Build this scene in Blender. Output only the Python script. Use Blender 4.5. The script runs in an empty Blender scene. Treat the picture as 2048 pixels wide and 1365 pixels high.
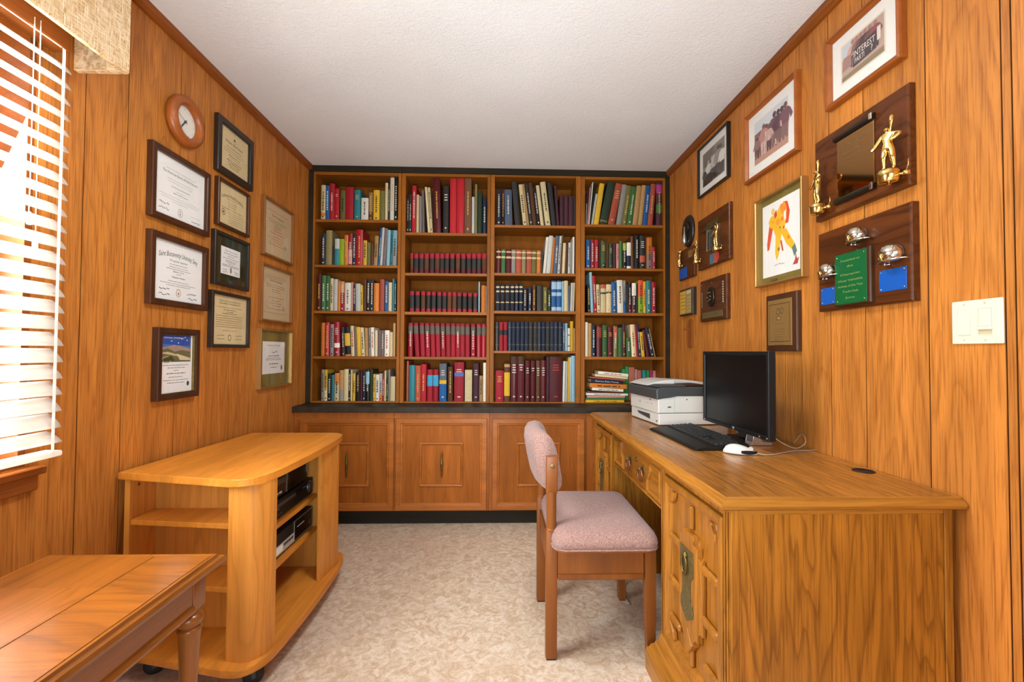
import bpy, bmesh, math, random
from mathutils import Vector, Matrix, Euler

rng = random.Random(7)
SC = bpy.context.scene
COL = SC.collection
PI = math.pi

# ------------------------------------------------------------------ camera, world, lights, exposure
EYE = 1.147
FPX = 900.0                      # focal length in pixels of the 2048 px wide frame
YAW = math.atan(27 / FPX)
PITCH = math.atan(21 / FPX)
ROLL = 0.006
cam_data = bpy.data.cameras.new('camera')
cam = bpy.data.objects.new('camera', cam_data)
COL.objects.link(cam)
cam_data.sensor_width = 36.0
cam_data.lens = FPX / 2048 * 36.0
cam_data.clip_start = 0.02
CAM_R = Matrix.Rotation(-YAW, 3, 'Z') @ Matrix.Rotation(PI / 2 + PITCH, 3, 'X') @ Matrix.Rotation(ROLL, 3, 'Z')
cam.matrix_world = Matrix.Translation((0, 0, EYE)) @ CAM_R.to_4x4()
SC.camera = cam

SC.view_settings.view_transform = 'Standard'
SC.view_settings.look = 'None'
SC.view_settings.gamma = 1.0
SC.view_settings.use_curve_mapping = False
SC.view_settings.exposure = -0.08

world = bpy.data.worlds.new('sky')
SC.world = world
world.use_nodes = True
wn = world.node_tree
bg = wn.nodes['Background']
sky = wn.nodes.new('ShaderNodeTexSky')
sky.sky_type = 'NISHITA'
sky.sun_disc = False
sky.sun_elevation = math.radians(48)
sky.sun_rotation = math.radians(200)
wn.links.new(sky.outputs[0], bg.inputs[0])
bg.inputs[1].default_value = 0.42


def area_light(name, loc, size, size_y, power, target, color=(1, 1, 1), shape='RECTANGLE', spread=180):
    d = bpy.data.lights.new(name, 'AREA')
    d.shape = shape
    d.size = size
    if shape in ('RECTANGLE', 'ELLIPSE'):
        d.size_y = size_y
    d.energy = power
    d.color = color
    d.spread = math.radians(spread)
    o = bpy.data.objects.new(name, d)
    COL.objects.link(o)
    o.location = loc
    o.rotation_euler = (Vector(target) - Vector(loc)).to_track_quat('-Z', 'Y').to_euler()
    return o


# the ceiling fixture just out of frame, added fill lights behind the camera, daylight at the window
area_light('ceiling_lamp_light', (0.0, 1.38, 2.33), 0.4, 0.4, 22, (0.0, 1.6, 0), (0.90, 0.95, 1.0), 'DISK')
area_light('front_fill', (0.05, -1.45, 1.25), 1.9, 2.0, 14, (0.05, 1.5, 1.35), (0.88, 0.94, 1.0))  # unseen soft fill added behind the camera, with no hall built there
area_light('ceiling_fill', (-0.05, -0.12, 1.0), 0.6, 0.6, 30, (0.0, 2.2, 2.44), (0.75, 0.89, 0.96), spread=118)  # unseen upward fill, added to brighten the ceiling
area_light('window_daylight', (-1.475, 0.80, 1.47), 1.0, 1.2, 112, (0.0, 0.80, 0.85), (0.93, 0.97, 1.0))
# ------------------------------------------------------------------ room dimensions (metres)
LX, RX_ = -1.33, 1.215          # left and right wall faces
BY = 3.16                        # front plane of the bookcases
CEIL = 2.44
BACK = 3.44
FRONT = -1.5


def ray(px, py):
    return CAM_R @ Vector(((px - 1024) / FPX, -(py - 682.5) / FPX, -1.0))


def on(axis, val, px, py):
    """World point where the line of sight through photo pixel px,py meets a room plane."""
    d = ray(px, py)
    o = Vector((0, 0, EYE))
    return o + d * ((val - o[axis]) / d[axis])


# ------------------------------------------------------------------ materials
def lin(c):
    return c / 12.92 if c <= 0.04045 else ((c + 0.055) / 1.055) ** 2.4


def C(h):
    h = h.lstrip('#')
    return tuple(lin(int(h[i:i + 2], 16) / 255) for i in (0, 2, 4)) + (1.0,)


def new_mat(name):
    m = bpy.data.materials.new(name)
    m.use_nodes = True
    nt = m.node_tree
    b = nt.nodes['Principled BSDF']
    return m, nt, b


def N(nt, kind, **kw):
    n = nt.nodes.new('ShaderNode' + kind)
    for k, v in kw.items():
        setattr(n, k, v)
    return n


def ramp(nt, stops, fac):
    r = N(nt, 'ValToRGB')
    e = r.color_ramp.elements
    while len(e) < len(stops):
        e.new(0.5)
    for i, (p, c) in enumerate(stops):
        e[i].position = p
        e[i].color = c
    nt.links.new(fac, r.inputs[0])
    return r.outputs[0]


def mixc(nt, a, b, fac, mode='MIX'):
    m = N(nt, 'Mix', data_type='RGBA', blend_type=mode)
    for s, v in ((m.inputs[6], a), (m.inputs[7], b), (m.inputs[0], fac)):
        if hasattr(v, 'is_output'):
            nt.links.new(v, s)
        else:
            s.default_value = v
    return m.outputs[2]


def plain(name, color, rough=0.5, metal=0.0, spec=0.5, coat=0.0, noise=0.0, scale=40):
    m, nt, b = new_mat(name)
    col = C(color) if isinstance(color, str) else color
    b.inputs['Base Color'].default_value = col
    b.inputs['Roughness'].default_value = rough
    b.inputs['Metallic'].default_value = metal
    b.inputs['Specular IOR Level'].default_value = spec
    b.inputs['Coat Weight'].default_value = coat
    if noise:
        tc = N(nt, 'TexCoord')
        nz = N(nt, 'TexNoise')
        nz.inputs['Scale'].default_value = scale
        nz.inputs['Detail'].default_value = 4
        nt.links.new(tc.outputs['Object'], nz.inputs['Vector'])
        dark = tuple(c * (1 - noise) for c in col[:3]) + (1,)
        light = tuple(min(1, c * (1 + noise)) for c in col[:3]) + (1,)
        nt.links.new(ramp(nt, [(0.3, dark), (0.7, light)], nz.outputs[0]), b.inputs['Base Color'])
    return m


def wood(name, base, dark, axis='Z', rough=0.35, fig=1.0, pore=1.0, scale=1.0, coat=0.0, var=0.12, spec=0.5, rings=12.0):
    """Open-grained wood: cathedral figure, fine pores along AXIS, a shade of its own for each board."""
    m, nt, b = new_mat(name)
    L = nt.links
    tc = N(nt, 'TexCoord')
    oi = N(nt, 'ObjectInfo')
    off = N(nt, 'VectorMath', operation='SCALE')
    cmb = N(nt, 'CombineXYZ')
    for i, k in enumerate((7.3, 11.9, 5.1)):
        mm = N(nt, 'Math', operation='MULTIPLY')
        mm.inputs[1].default_value = k
        L.new(oi.outputs['Random'], mm.inputs[0])
        L.new(mm.outputs[0], cmb.inputs[i])
    L.new(cmb.outputs[0], off.inputs[0])
    off.inputs['Scale'].default_value = 3.0
    add = N(nt, 'VectorMath', operation='ADD')
    L.new(tc.outputs['Object'], add.inputs[0])
    L.new(off.outputs[0], add.inputs[1])

    def mapped(along, across):
        mp = N(nt, 'Mapping')
        s = [across * scale] * 3
        s['XYZ'.index(axis)] = along * scale
        mp.inputs['Scale'].default_value = s
        L.new(add.outputs[0], mp.inputs['Vector'])
        return mp.outputs[0]
    # figure: contour lines of a soft stretched noise
    n1 = N(nt, 'TexNoise')
    n1.inputs['Scale'].default_value = 1.0
    n1.inputs['Detail'].default_value = 3.0
    n1.inputs['Roughness'].default_value = 0.42
    n1.inputs['Distortion'].default_value = 0.35
    L.new(mapped(0.8, 6.5), n1.inputs['Vector'])
    mul = N(nt, 'Math', operation='MULTIPLY')
    mul.inputs[1].default_value = rings
    L.new(n1.outputs[0], mul.inputs[0])
    fr = N(nt, 'Math', operation='FRACT')
    L.new(mul.outputs[0], fr.inputs[0])
    ring = ramp(nt, [(0.0, (0.05, 0.05, 0.05, 1)), (0.13, (0.5, 0.5, 0.5, 1)), (0.45, (1, 1, 1, 1)), (0.9, (0.85, 0.85, 0.85, 1)), (1.0, (0.05, 0.05, 0.05, 1))], fr.outputs[0])
    # pores
    n2 = N(nt, 'TexNoise')
    n2.inputs['Scale'].default_value = 1.0
    n2.inputs['Detail'].default_value = 3.0
    L.new(mapped(7.0, 210.0), n2.inputs['Vector'])
    por = ramp(nt, [(0.34, (0, 0, 0, 1)), (0.52, (1, 1, 1, 1))], n2.outputs[0])
    # slow tone
    n3 = N(nt, 'TexNoise')
    n3.inputs['Scale'].default_value = 1.0
    n3.inputs['Detail'].default_value = 3.0
    L.new(mapped(1.3, 14.0), n3.inputs['Vector'])
    cb, cd = C(base), C(dark)
    lt = tuple(min(1, c * 1.16) for c in cb[:3]) + (1,)
    dk = tuple(c * 0.80 for c in cb[:3]) + (1,)
    tone = ramp(nt, [(0.32, dk), (0.68, lt)], n3.outputs[0])

    def weight(v, k):
        inv = N(nt, 'Math', operation='SUBTRACT')
        inv.inputs[0].default_value = 1.0
        L.new(v, inv.inputs[1])
        w = N(nt, 'Math', operation='MULTIPLY')
        w.inputs[1].default_value = k
        L.new(inv.outputs[0], w.inputs[0])
        return w.outputs[0]
    c = mixc(nt, tone, cd, weight(ring, 0.62 * fig))
    c = mixc(nt, c, cd, weight(por, 0.55 * pore))
    hsv = N(nt, 'HueSaturation')
    mr = N(nt, 'MapRange')
    mr.inputs[3].default_value = 1 - var
    mr.inputs[4].default_value = 1 + var
    L.new(oi.outputs['Random'], mr.inputs[0])
    L.new(mr.outputs[0], hsv.inputs['Value'])
    L.new(c, hsv.inputs['Color'])
    L.new(hsv.outputs[0], b.inputs['Base Color'])
    b.inputs['Roughness'].default_value = rough
    b.inputs['Coat Weight'].default_value = coat
    if coat > 0.55: b.inputs['Coat IOR'].default_value = 2.7
    b.inputs['Coat Roughness'].default_value = 0.12 if coat < 0.5 else 0.2
    b.inputs['Specular IOR Level'].default_value = spec
    bp = N(nt, 'Bump')
    bp.inputs['Strength'].default_value = 0.12 * pore
    bp.inputs['Distance'].default_value = 0.002
    L.new(por, bp.inputs['Height'])
    L.new(bp.outputs[0], b.inputs['Normal'])
    return m


def by_object_color(name, rough=0.55, noise=0.12, metal=0.0, coat=0.0):
    """One material whose colour is each object's own colour."""
    m, nt, b = new_mat(name)
    oi = N(nt, 'ObjectInfo')
    tc = N(nt, 'TexCoord')
    nz = N(nt, 'TexNoise')
    nz.inputs['Scale'].default_value = 90
    nz.inputs['Detail'].default_value = 3
    nt.links.new(tc.outputs['Object'], nz.inputs['Vector'])
    g = ramp(nt, [(0.3, (1 - noise,) * 3 + (1,)), (0.7, (1, 1, 1, 1))], nz.outputs[0])
    nt.links.new(mixc(nt, oi.outputs['Color'], g, 1.0, 'MULTIPLY'), b.inputs['Base Color'])
    b.inputs['Roughness'].default_value = rough
    b.inputs['Metallic'].default_value = metal
    b.inputs['Specular IOR Level'].default_value = 0.25
    b.inputs['Coat Weight'].default_value = coat
    return m


def by_face_color(name, rough=0.6):
    """Flat print: the colour is stored with the printed patches."""
    m, nt, b = new_mat(name)
    a = N(nt, 'VertexColor')
    a.layer_name = 'ink'
    nt.links.new(a.outputs[0], b.inputs['Base Color'])
    b.inputs['Roughness'].default_value = rough
    return m


def clear_pane(name, gloss=0.045, rough=0.02):
    m, nt, b = new_mat(name)
    nt.nodes.remove(b)
    t = N(nt, 'BsdfTransparent')
    g = N(nt, 'BsdfGlossy')
    g.inputs['Roughness'].default_value = rough
    lw = N(nt, 'Fresnel')
    lw.inputs['IOR'].default_value = 1.45
    mx = N(nt, 'MixShader')
    geo = N(nt, 'NewGeometry')
    front = N(nt, 'Math', operation='SUBTRACT')
    front.inputs[0].default_value = 1.0
    nt.links.new(geo.outputs['Backfacing'], front.inputs[1])
    fac = N(nt, 'Math', operation='MULTIPLY')
    nt.links.new(lw.outputs[0], fac.inputs[0])
    nt.links.new(front.outputs[0], fac.inputs[1])
    nt.links.new(fac.outputs[0], mx.inputs[0])
    nt.links.new(t.outputs[0], mx.inputs[1])
    nt.links.new(g.outputs[0], mx.inputs[2])
    nt.links.new(mx.outputs[0], nt.nodes['Material Output'].inputs[0])
    return m


M = {}
M['panel'] = wood('oak_panelling', '#c67d34', '#804212', 'Z', rough=0.45, fig=0.62, pore=1.0, var=0.05, spec=0.3, rings=11)
M['panel_trim'] = wood('panelling_trim', '#8c4c1a', '#592a08', 'Y', rough=0.45, fig=0.3, pore=0.5, spec=0.3)
M['groove'] = plain('groove_shade', '#3a1d0a', 0.9, spec=0.1)
M['case_z'] = wood('bookcase_wood_upright', '#985a1c', '#552c09', 'Z', rough=0.45, fig=0.35, pore=0.5, spec=0.15)
M['case_x'] = wood('bookcase_wood_level', '#985a1c', '#552c09', 'X', rough=0.42, fig=0.35, pore=0.5, spec=0.2)
M['case_back'] = wood('bookcase_back_wood', '#895016', '#4e2806', 'Z', rough=0.6, fig=0.3, pore=0.5, spec=0.08)
M['cab_z'] = wood('cabinet_wood_upright', '#a45c20', '#6a340c', 'Z', rough=0.38, fig=0.35, pore=0.45, spec=0.3)
M['cab_v'] = wood('cabinet_door_wood', '#a05a1e', '#66320c', 'Y', rough=0.42, fig=0.4, pore=0.5, spec=0.15)
M['cab_x'] = wood('cabinet_wood_level', '#a86022', '#6e380e', 'X', rough=0.36, fig=0.3, pore=0.4, spec=0.35)
M['black_trim'] = wood('black_painted_wood', '#2e271d', '#1a150e', 'X', rough=0.5, fig=0.2, pore=0.4, spec=0.15)
M['counter'] = plain('dark_counter_laminate', '#332b20', 0.5, spec=0.2, noise=0.25, scale=25)
M['desk_top'] = wood('desk_top_wood', '#b07431', '#6a3d10', 'Y', rough=0.27, fig=0.75, pore=0.9, coat=0.18, var=0.03, scale=1.2)
M['desk_z'] = wood('desk_wood_upright', '#b27223', '#643709', 'Z', rough=0.38, fig=1.0, pore=1.0, var=0.04, spec=0.3, rings=15)
M['desk_y'] = wood('desk_wood_level', '#b07328', '#663a0d', 'Y', rough=0.36, fig=0.5, pore=0.7, var=0.04, spec=0.35)
M['desk_x'] = wood('desk_wood_cross', '#b07328', '#663a0d', 'X', rough=0.36, fig=0.5, pore=0.7, var=0.04, spec=0.35)
M['desk_v'] = wood('desk_door_wood', '#ae7025', '#64380c', 'Y', rough=0.34, fig=0.5, pore=0.7, var=0.04, spec=0.4)
M['desk_u'] = wood('desk_drawer_wood', '#ae7025', '#64380c', 'X', rough=0.34, fig=0.5, pore=0.7, var=0.04, spec=0.4)
M['desk_ply'] = wood('desk_inside_wood', '#7e5a20', '#543810', 'Z', rough=0.6, fig=0.3, pore=0.4, spec=0.3)
M['tv_y'] = wood('stand_wood_level', '#d2852f', '#a8621a', 'Y', rough=0.40, fig=0.6, pore=0.4, var=0.03, spec=0.35)
M['tv_z'] = wood('stand_wood_upright', '#d58c3a', '#a8661e', 'Z', rough=0.42, fig=0.7, pore=0.4, var=0.03, spec=0.3)
M['table_y'] = wood('table_wood_long', '#9a560f', '#552c06', 'Y', rough=0.30, fig=0.8, pore=0.6, coat=0.9, var=0.08)
M['table_x'] = wood('table_wood_cross', '#9a560f', '#552c06', 'X', rough=0.30, fig=0.8, pore=0.6, coat=0.9, var=0.08)
M['table_z'] = wood('table_wood_turned', '#8e5218', '#5c300c', 'Z', rough=0.28, fig=0.4, pore=0.4, coat=0.3, var=0.05)
M['table_dark'] = wood('table_apron_wood', '#8e5218', '#5c300c', 'Y', rough=0.28, fig=0.6, pore=0.4, coat=0.3, var=0.05)
M['chair'] = wood('chair_wood', '#874c1b', '#62330f', 'Z', rough=0.42, fig=0.2, pore=0.3, var=0.03, spec=0.35)
M['walnut'] = wood('walnut_wood', '#4a2a16', '#261308', 'Y', rough=0.34, fig=0.5, pore=0.4, coat=0.04, spec=0.3)
M['walnut_y'] = wood('walnut_board', '#5c2f12', '#2a1305', 'X', rough=0.34, fig=1.0, pore=0.4, coat=0.04, spec=0.25)
M['dark_frame'] = plain('dark_frame_finish', '#2a2119', 0.35)
M['black_frame'] = plain('black_frame_finish', '#1d1b18', 0.3)
M['oak_frame'] = wood('oak_frame_wood', '#a05620', '#74380e', 'X', rough=0.38, fig=0.2, pore=0.4)
M['brown_frame'] = wood('brown_frame_wood', '#8c5624', '#5a3010', 'Y', rough=0.38, fig=0.2, pore=0.4)
M['gold_frame'] = plain('brushed_gold_frame', '#b98f52', 0.32, metal=0.7)
M['edge_light'] = plain('frame_edge_sheen', '#8a6a52', 0.3)
M['gold'] = plain('polished_gold', '#e8c878', 0.14, metal=1.0)
M['silver'] = plain('polished_silver', '#d2cabb', 0.16, metal=1.0)
M['brass'] = plain('aged_brass', '#7a6a3c', 0.38, metal=0.85, noise=0.2, scale=60)
M['dark_brass'] = plain('dark_aged_brass', '#74653c', 0.42, metal=0.45, noise=0.25, scale=80)
M['pewter'] = plain('dark_cast_metal', '#3c352a', 0.35, metal=0.8)
M['copper'] = plain('copper_pull', '#8e5a3c', 0.35, metal=0.6)
M['bronze_plate'] = plain('bronze_plate', '#a07a45', 0.38, metal=0.45)
M['mirror_plate'] = plain('mirrored_bronze_plate', '#b98d58', 0.06, metal=1.0)
M['paper'] = plain('certificate_paper', '#ecebe6', 0.7)
M['cream_paper'] = plain('cream_certificate_paper', '#d9c493', 0.7)
M['tan_paper'] = plain('tan_certificate_paper', '#cdb58c', 0.7)
M['mat_white'] = plain('white_mat_board', '#e9e6de', 0.8)
M['mat_olive'] = plain('olive_mat_board', '#7a6a30', 0.45)
M['mat_green'] = plain('dark_green_mat', '#2f3018', 0.3)
M['ink'] = by_face_color('printed_ink')
M['pane'] = clear_pane('picture_glass')
M['tint'] = by_object_color('coloured_cloth')
M['tint_gloss'] = by_object_color('coloured_gloss', 0.3, 0.05)
M['tint_metal'] = by_object_color('coloured_metal', 0.3, 0.03, metal=0.4)
M['page'] = plain('book_pages', '#c9b486', 0.85, noise=0.1, scale=200)
M['fabric'] = None
M['white_plastic'] = plain('white_plastic', '#d2cec4', 0.38)
M['ivory'] = plain('ivory_plastic', '#e2dac4', 0.35)
M['ivory_dark'] = plain('ivory_recess', '#c9bd98', 0.45)
M['grey_plastic'] = plain('light_grey_plastic', '#cfcdc8', 0.4)
M['mid_grey'] = plain('mid_grey_plastic', '#a9a7a1', 0.42)
M['charcoal'] = plain('charcoal_plastic', '#3f4140', 0.42)
M['black_plastic'] = plain('black_plastic', '#151515', 0.45, spec=0.25)
M['black_key'] = plain('black_key_plastic', '#242424', 0.5)
M['screen'] = plain('dark_screen', '#080808', 0.32, spec=0.25)
M['chrome'] = plain('brushed_steel', '#b9b7b2', 0.3, metal=0.9)
M['rubber'] = plain('black_rubber', '#1b1a18', 0.7)
M['cable'] = plain('pale_cable', '#a99c86', 0.5)
M['slat'] = None
M['clock_face'] = plain('clock_dial', '#ece8dc', 0.5)
M['green_plate'] = plain('green_engraved_plate', '#075a2c', 0.35)
M['blue_plate'] = plain('blue_engraved_plate', '#1153a8', 0.35)
M['gold_ink'] = plain('gold_lettering', '#b89a4e', 0.4)


def special_materials():
    # pink tweed
    m, nt, b = new_mat('mauve_tweed')
    tc = N(nt, 'TexCoord')
    n = N(nt, 'TexNoise')
    n.inputs['Scale'].default_value = 260
    n.inputs['Detail'].default_value = 3
    nt.links.new(tc.outputs['Object'], n.inputs['Vector'])
    nt.links.new(ramp(nt, [(0.3, C('#7a594f')), (0.5, C('#98756a')), (0.7, C('#b08e82'))], n.outputs[0]), b.inputs['Base Color'])
    b.inputs['Roughness'].default_value = 0.95
    b.inputs['Sheen Weight'].default_value = 0.2
    bp = N(nt, 'Bump')
    bp.inputs['Strength'].default_value = 0.35
    bp.inputs['Distance'].default_value = 0.002
    nt.links.new(n.outputs[0], bp.inputs['Height'])
    nt.links.new(bp.outputs[0], b.inputs['Normal'])
    M['fabric'] = m
    # white painted slats that pass a little light
    m, nt, b = new_mat('white_blind_slat')
    b.inputs['Base Color'].default_value = C('#f5f1ea')
    b.inputs['Roughness'].default_value = 0.4
    tr = N(nt, 'BsdfTranslucent')
    tr.inputs[0].default_value = C('#f6ece0')
    mx = N(nt, 'MixShader')
    mx.inputs[0].default_value = 0.45
    nt.links.new(b.outputs[0], mx.inputs[1])
    nt.links.new(tr.outputs[0], mx.inputs[2])
    nt.links.new(mx.outputs[0], nt.nodes['Material Output'].inputs[0])
    M['slat'] = m
    # stippled ceiling
    m, nt, b = new_mat('stippled_ceiling_paint')
    tc = N(nt, 'TexCoord')
    n = N(nt, 'TexNoise')
    n.inputs['Scale'].default_value = 70
    n.inputs['Detail'].default_value = 5
    n.inputs['Distortion'].default_value = 1.2
    nt.links.new(tc.outputs['Object'], n.inputs['Vector'])
    n2 = N(nt, 'TexNoise')
    n2.inputs['Scale'].default_value = 1.6
    nt.links.new(tc.outputs['Object'], n2.inputs['Vector'])
    nt.links.new(ramp(nt, [(0.3, C('#e6e6e5')), (0.7, C('#efefee'))], n2.outputs[0]), b.inputs['Base Color'])
    b.inputs['Roughness'].default_value = 0.95
    bp = N(nt, 'Bump')
    bp.inputs['Strength'].default_value = 0.6
    bp.inputs['Distance'].default_value = 0.005
    nt.links.new(n.outputs[0], bp.inputs['Height'])
    nt.links.new(bp.outputs[0], b.inputs['Normal'])
    M['ceiling'] = m
    # mottled vinyl floor of small overlapping strokes
    m, nt, b = new_mat('mottled_vinyl_floor')
    tc = N(nt, 'TexCoord')
    n = N(nt, 'TexNoise')
    n.inputs['Scale'].default_value = 22
    n.inputs['Detail'].default_value = 5
    n.inputs['Distortion'].default_value = 1.6
    nt.links.new(tc.outputs['Object'], n.inputs['Vector'])
    v = N(nt, 'TexNoise')
    v.inputs['Scale'].default_value = 60
    v.inputs['Detail'].default_value = 2
    v.inputs['Distortion'].default_value = 2.5
    nt.links.new(tc.outputs['Object'], v.inputs['Vector'])
    a = ramp(nt, [(0.34, C('#c8ae90')), (0.5, C('#d9c5ab')), (0.66, C('#e6d7c2'))], n.outputs[0])
    k = ramp(nt, [(0.42, (0.84, 0.79, 0.73, 1)), (0.49, (1, 1, 1, 1)), (0.53, (1, 1, 1, 1)), (0.60, (0.92, 0.89, 0.86, 1))], v.outputs[0])
    nt.links.new(mixc(nt, a, k, 1.0, 'MULTIPLY'), b.inputs['Base Color'])
    b.inputs['Roughness'].default_value = 0.5
    bp = N(nt, 'Bump')
    bp.inputs['Strength'].default_value = 0.15
    bp.inputs['Distance'].default_value = 0.002
    nt.links.new(v.outputs[0], bp.inputs['Height'])
    nt.links.new(bp.outputs[0], b.inputs['Normal'])
    M['floor'] = m
    # woven straw
    m, nt, b = new_mat('woven_straw')
    tc = N(nt, 'TexCoord')
    cols = []
    for sc in ((40, 22, 300), (40, 240, 22)):
        mp = N(nt, 'Mapping')
        mp.inputs['Scale'].default_value = sc
        nt.links.new(tc.outputs['Object'], mp.inputs['Vector'])
        n = N(nt, 'TexNoise')
        n.inputs['Scale'].default_value = 1.5
        n.inputs['Detail'].default_value = 4
        n.inputs['Distortion'].default_value = 0.8
        nt.links.new(mp.outputs[0], n.inputs['Vector'])
        cols.append(n.outputs[0])
    mxn = N(nt, 'Math', operation='MAXIMUM')
    nt.links.new(cols[0], mxn.inputs[0])
    nt.links.new(cols[1], mxn.inputs[1])
    nt.links.new(ramp(nt, [(0.42, C('#c0915a')), (0.55, C('#e6c798')), (0.7, C('#f8e8cc'))], mxn.outputs[0]), b.inputs['Base Color'])
    b.inputs['Roughness'].default_value = 0.8
    bp = N(nt, 'Bump')
    bp.inputs['Strength'].default_value = 0.8
    bp.inputs['Distance'].default_value = 0.004
    nt.links.new(mxn.outputs[0], bp.inputs['Height'])
    nt.links.new(bp.outputs[0], b.inputs['Normal'])
    M['straw'] = m
    m, nt, b = new_mat('lawn')
    tc = N(nt, 'TexCoord')
    n = N(nt, 'TexNoise')
    n.inputs['Scale'].default_value = 6
    n.inputs['Detail'].default_value = 6
    nt.links.new(tc.outputs['Object'], n.inputs['Vector'])
    nt.links.new(ramp(nt, [(0.3, C('#5f7a4a')), (0.7, C('#9db082'))], n.outputs[0]), b.inputs['Base Color'])
    b.inputs['Roughness'].default_value = 0.95
    M['lawn'] = m


special_materials()


# ------------------------------------------------------------------ mesh helpers
class MB:
    """Collects shapes; build() links them as ONE mesh object."""

    def __init__(self):
        self.bm = bmesh.new()

    def box(self, x0, x1, y0, y1, z0, z1, bev=0.0, seg=1):
        vs = [self.bm.verts.new((x, y, z)) for x in (x0, x1) for y in (y0, y1) for z in (z0, z1)]
        f = [(0, 1, 3, 2), (4, 6, 7, 5), (0, 4, 5, 1), (2, 3, 7, 6), (0, 2, 6, 4), (1, 5, 7, 3)]
        fs = [self.bm.faces.new([vs[i] for i in q]) for q in f]
        if x1 < x0: fs and bmesh.ops.reverse_faces(self.bm, faces=fs)
        if bev > 0:
            es = list({e for q in fs for e in q.edges})
            bmesh.ops.bevel(self.bm, geom=es, offset=bev, segments=seg, affect='EDGES', profile=0.5)
        return self

    def loft(self, rings, cap=True, closed=True):
        """rings: lists of points, joined ring to ring."""
        R = [[self.bm.verts.new(p) for p in r] for r in rings]
        n = len(R[0])
        for a, b in zip(R[:-1], R[1:]):
            for i in range(n if closed else n - 1):
                j = (i + 1) % n
                self.bm.faces.new((a[i], a[j], b[j], b[i]))
        if cap and n > 2:
            self.bm.faces.new(list(reversed(R[0])))
            self.bm.faces.new(R[-1])
        return self

    def prism(self, pts, axis, a0, a1, bev=0.0, seg=1):
        """polygon PTS in the two other axes (in XYZ order), drawn out along AXIS from a0 to a1."""
        def P(p, a):
            q = list(p)
            q.insert('XYZ'.index(axis), a)
            return q
        v0 = [self.bm.verts.new(P(p, a0)) for p in pts]
        v1 = [self.bm.verts.new(P(p, a1)) for p in pts]
        n = len(pts)
        fs = [self.bm.faces.new(v0), self.bm.faces.new(list(reversed(v1)))]
        for i in range(n):
            j = (i + 1) % n
            fs.append(self.bm.faces.new((v0[j], v0[i], v1[i], v1[j])))
        if bev > 0:
            es = list(set(fs[0].edges) | set(fs[1].edges))
            bmesh.ops.bevel(self.bm, geom=es, offset=bev, segments=seg, affect='EDGES', profile=0.5)
        return self

    def lathe(self, prof, c=(0, 0, 0), axis='Z', n=16, cap=True, squash=(1, 1)):
        """prof: (radius, height) pairs turned about AXIS through c."""
        rings = []
        for r, h in prof:
            ring = []
            for i in range(n):
                a = 2 * PI * i / n
                u, v = r * math.cos(a) * squash[0], r * math.sin(a) * squash[1]
                p = {'Z': (u, v, h), 'X': (h, u, v), 'Y': (v, h, u)}[axis]
                ring.append((c[0] + p[0], c[1] + p[1], c[2] + p[2]))
            rings.append(ring)
        return self.loft(rings, cap)

    def tube(self, pts, r, n=8, cap=True):
        pts = [Vector(p) for p in pts]
        rings = []
        up = Vector((0.13, 0.21, 0.97))
        for i, p in enumerate(pts):
            d = (pts[min(i + 1, len(pts) - 1)] - pts[max(i - 1, 0)]).normalized()
            s = d.cross(up)
            if s.length < 1e-4:
                s = d.cross(Vector((1, 0, 0)))
            s.normalize()
            t = s.cross(d).normalized()
            rr = r[i] if isinstance(r, (list, tuple)) else r
            rings.append([p + s * (rr * math.cos(2 * PI * k / n)) + t * (rr * math.sin(2 * PI * k / n)) for k in range(n)])
        return self.loft(rings, cap)

    def frame(self, u0, u1, v0, v1, wid, w0, w1, bev=0.0, prof=None):
        """mitred rectangular frame in the local u,v plane (x,y), w = z. prof: (inset 0..1, w) pairs across the width, outside to inside."""
        if prof is None:
            prof = [(0, w0), (0, w1 - bev), (bev / max(wid, 1e-6), w1), (1 - bev / max(wid, 1e-6), w1), (1, w1 - bev), (1, w0)]
        rings = []
        for t, w in prof:
            d = wid * t
            rings.append([(u0 + d, v0 + d, w), (u1 - d, v0 + d, w), (u1 - d, v1 - d, w), (u0 + d, v1 - d, w)])
        rings.append(rings[0])
        R = [[self.bm.verts.new(p) for p in r] for r in rings[:-1]]
        R.append(R[0])
        for a, b in zip(R[:-1], R[1:]):
            for i in range(4):
                j = (i + 1) % 4
                self.bm.faces.new((a[i], a[j], b[j], b[i]))
        return self

    def move(self, mat):
        bmesh.ops.transform(self.bm, matrix=mat, verts=self.bm.verts)
        return self

    def mesh(self, name, mat, smooth=False):
        bmesh.ops.recalc_face_normals(self.bm, faces=self.bm.faces)
        me = bpy.data.meshes.new(name)
        self.bm.to_mesh(me)
        self.bm.free()
        if mat is not None:
            me.materials.append(mat)
        if smooth:
            for p in me.polygons:
                p.use_smooth = True
        return me

    def build(self, name, mat, parent=None, smooth=False, color=None):
        o = bpy.data.objects.new(name, self.mesh(name, mat, smooth))
        COL.objects.link(o)
        if parent is not None:
            o.parent = parent
        if color is not None:
            o.color = C(color) if isinstance(color, str) else color
        return o


def tag(o, label=None, cat=None, group=None, kind=None):
    if label: o['label'] = label
    if cat: o['category'] = cat
    if group: o['group'] = group
    if kind: o['kind'] = kind
    return o


def thing(name, label, cat, loc=(0, 0, 0), rz=0.0, group=None, mat=None):
    o = bpy.data.objects.new(name, None)
    o.empty_display_size = 0.05
    COL.objects.link(o)
    if mat is not None:
        o.matrix_world = mat
    else:
        o.location = loc
        o.rotation_euler = (0, 0, rz)
    return tag(o, label, cat, group)


def structure(o):
    o['kind'] = 'structure'
    return o


def copy_tree(o, parent=None):
    c = o.copy()
    COL.objects.link(c)
    if parent is not None:
        c.parent = parent
    for ch in list(o.children):
        copy_tree(ch, c)
    return c


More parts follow.
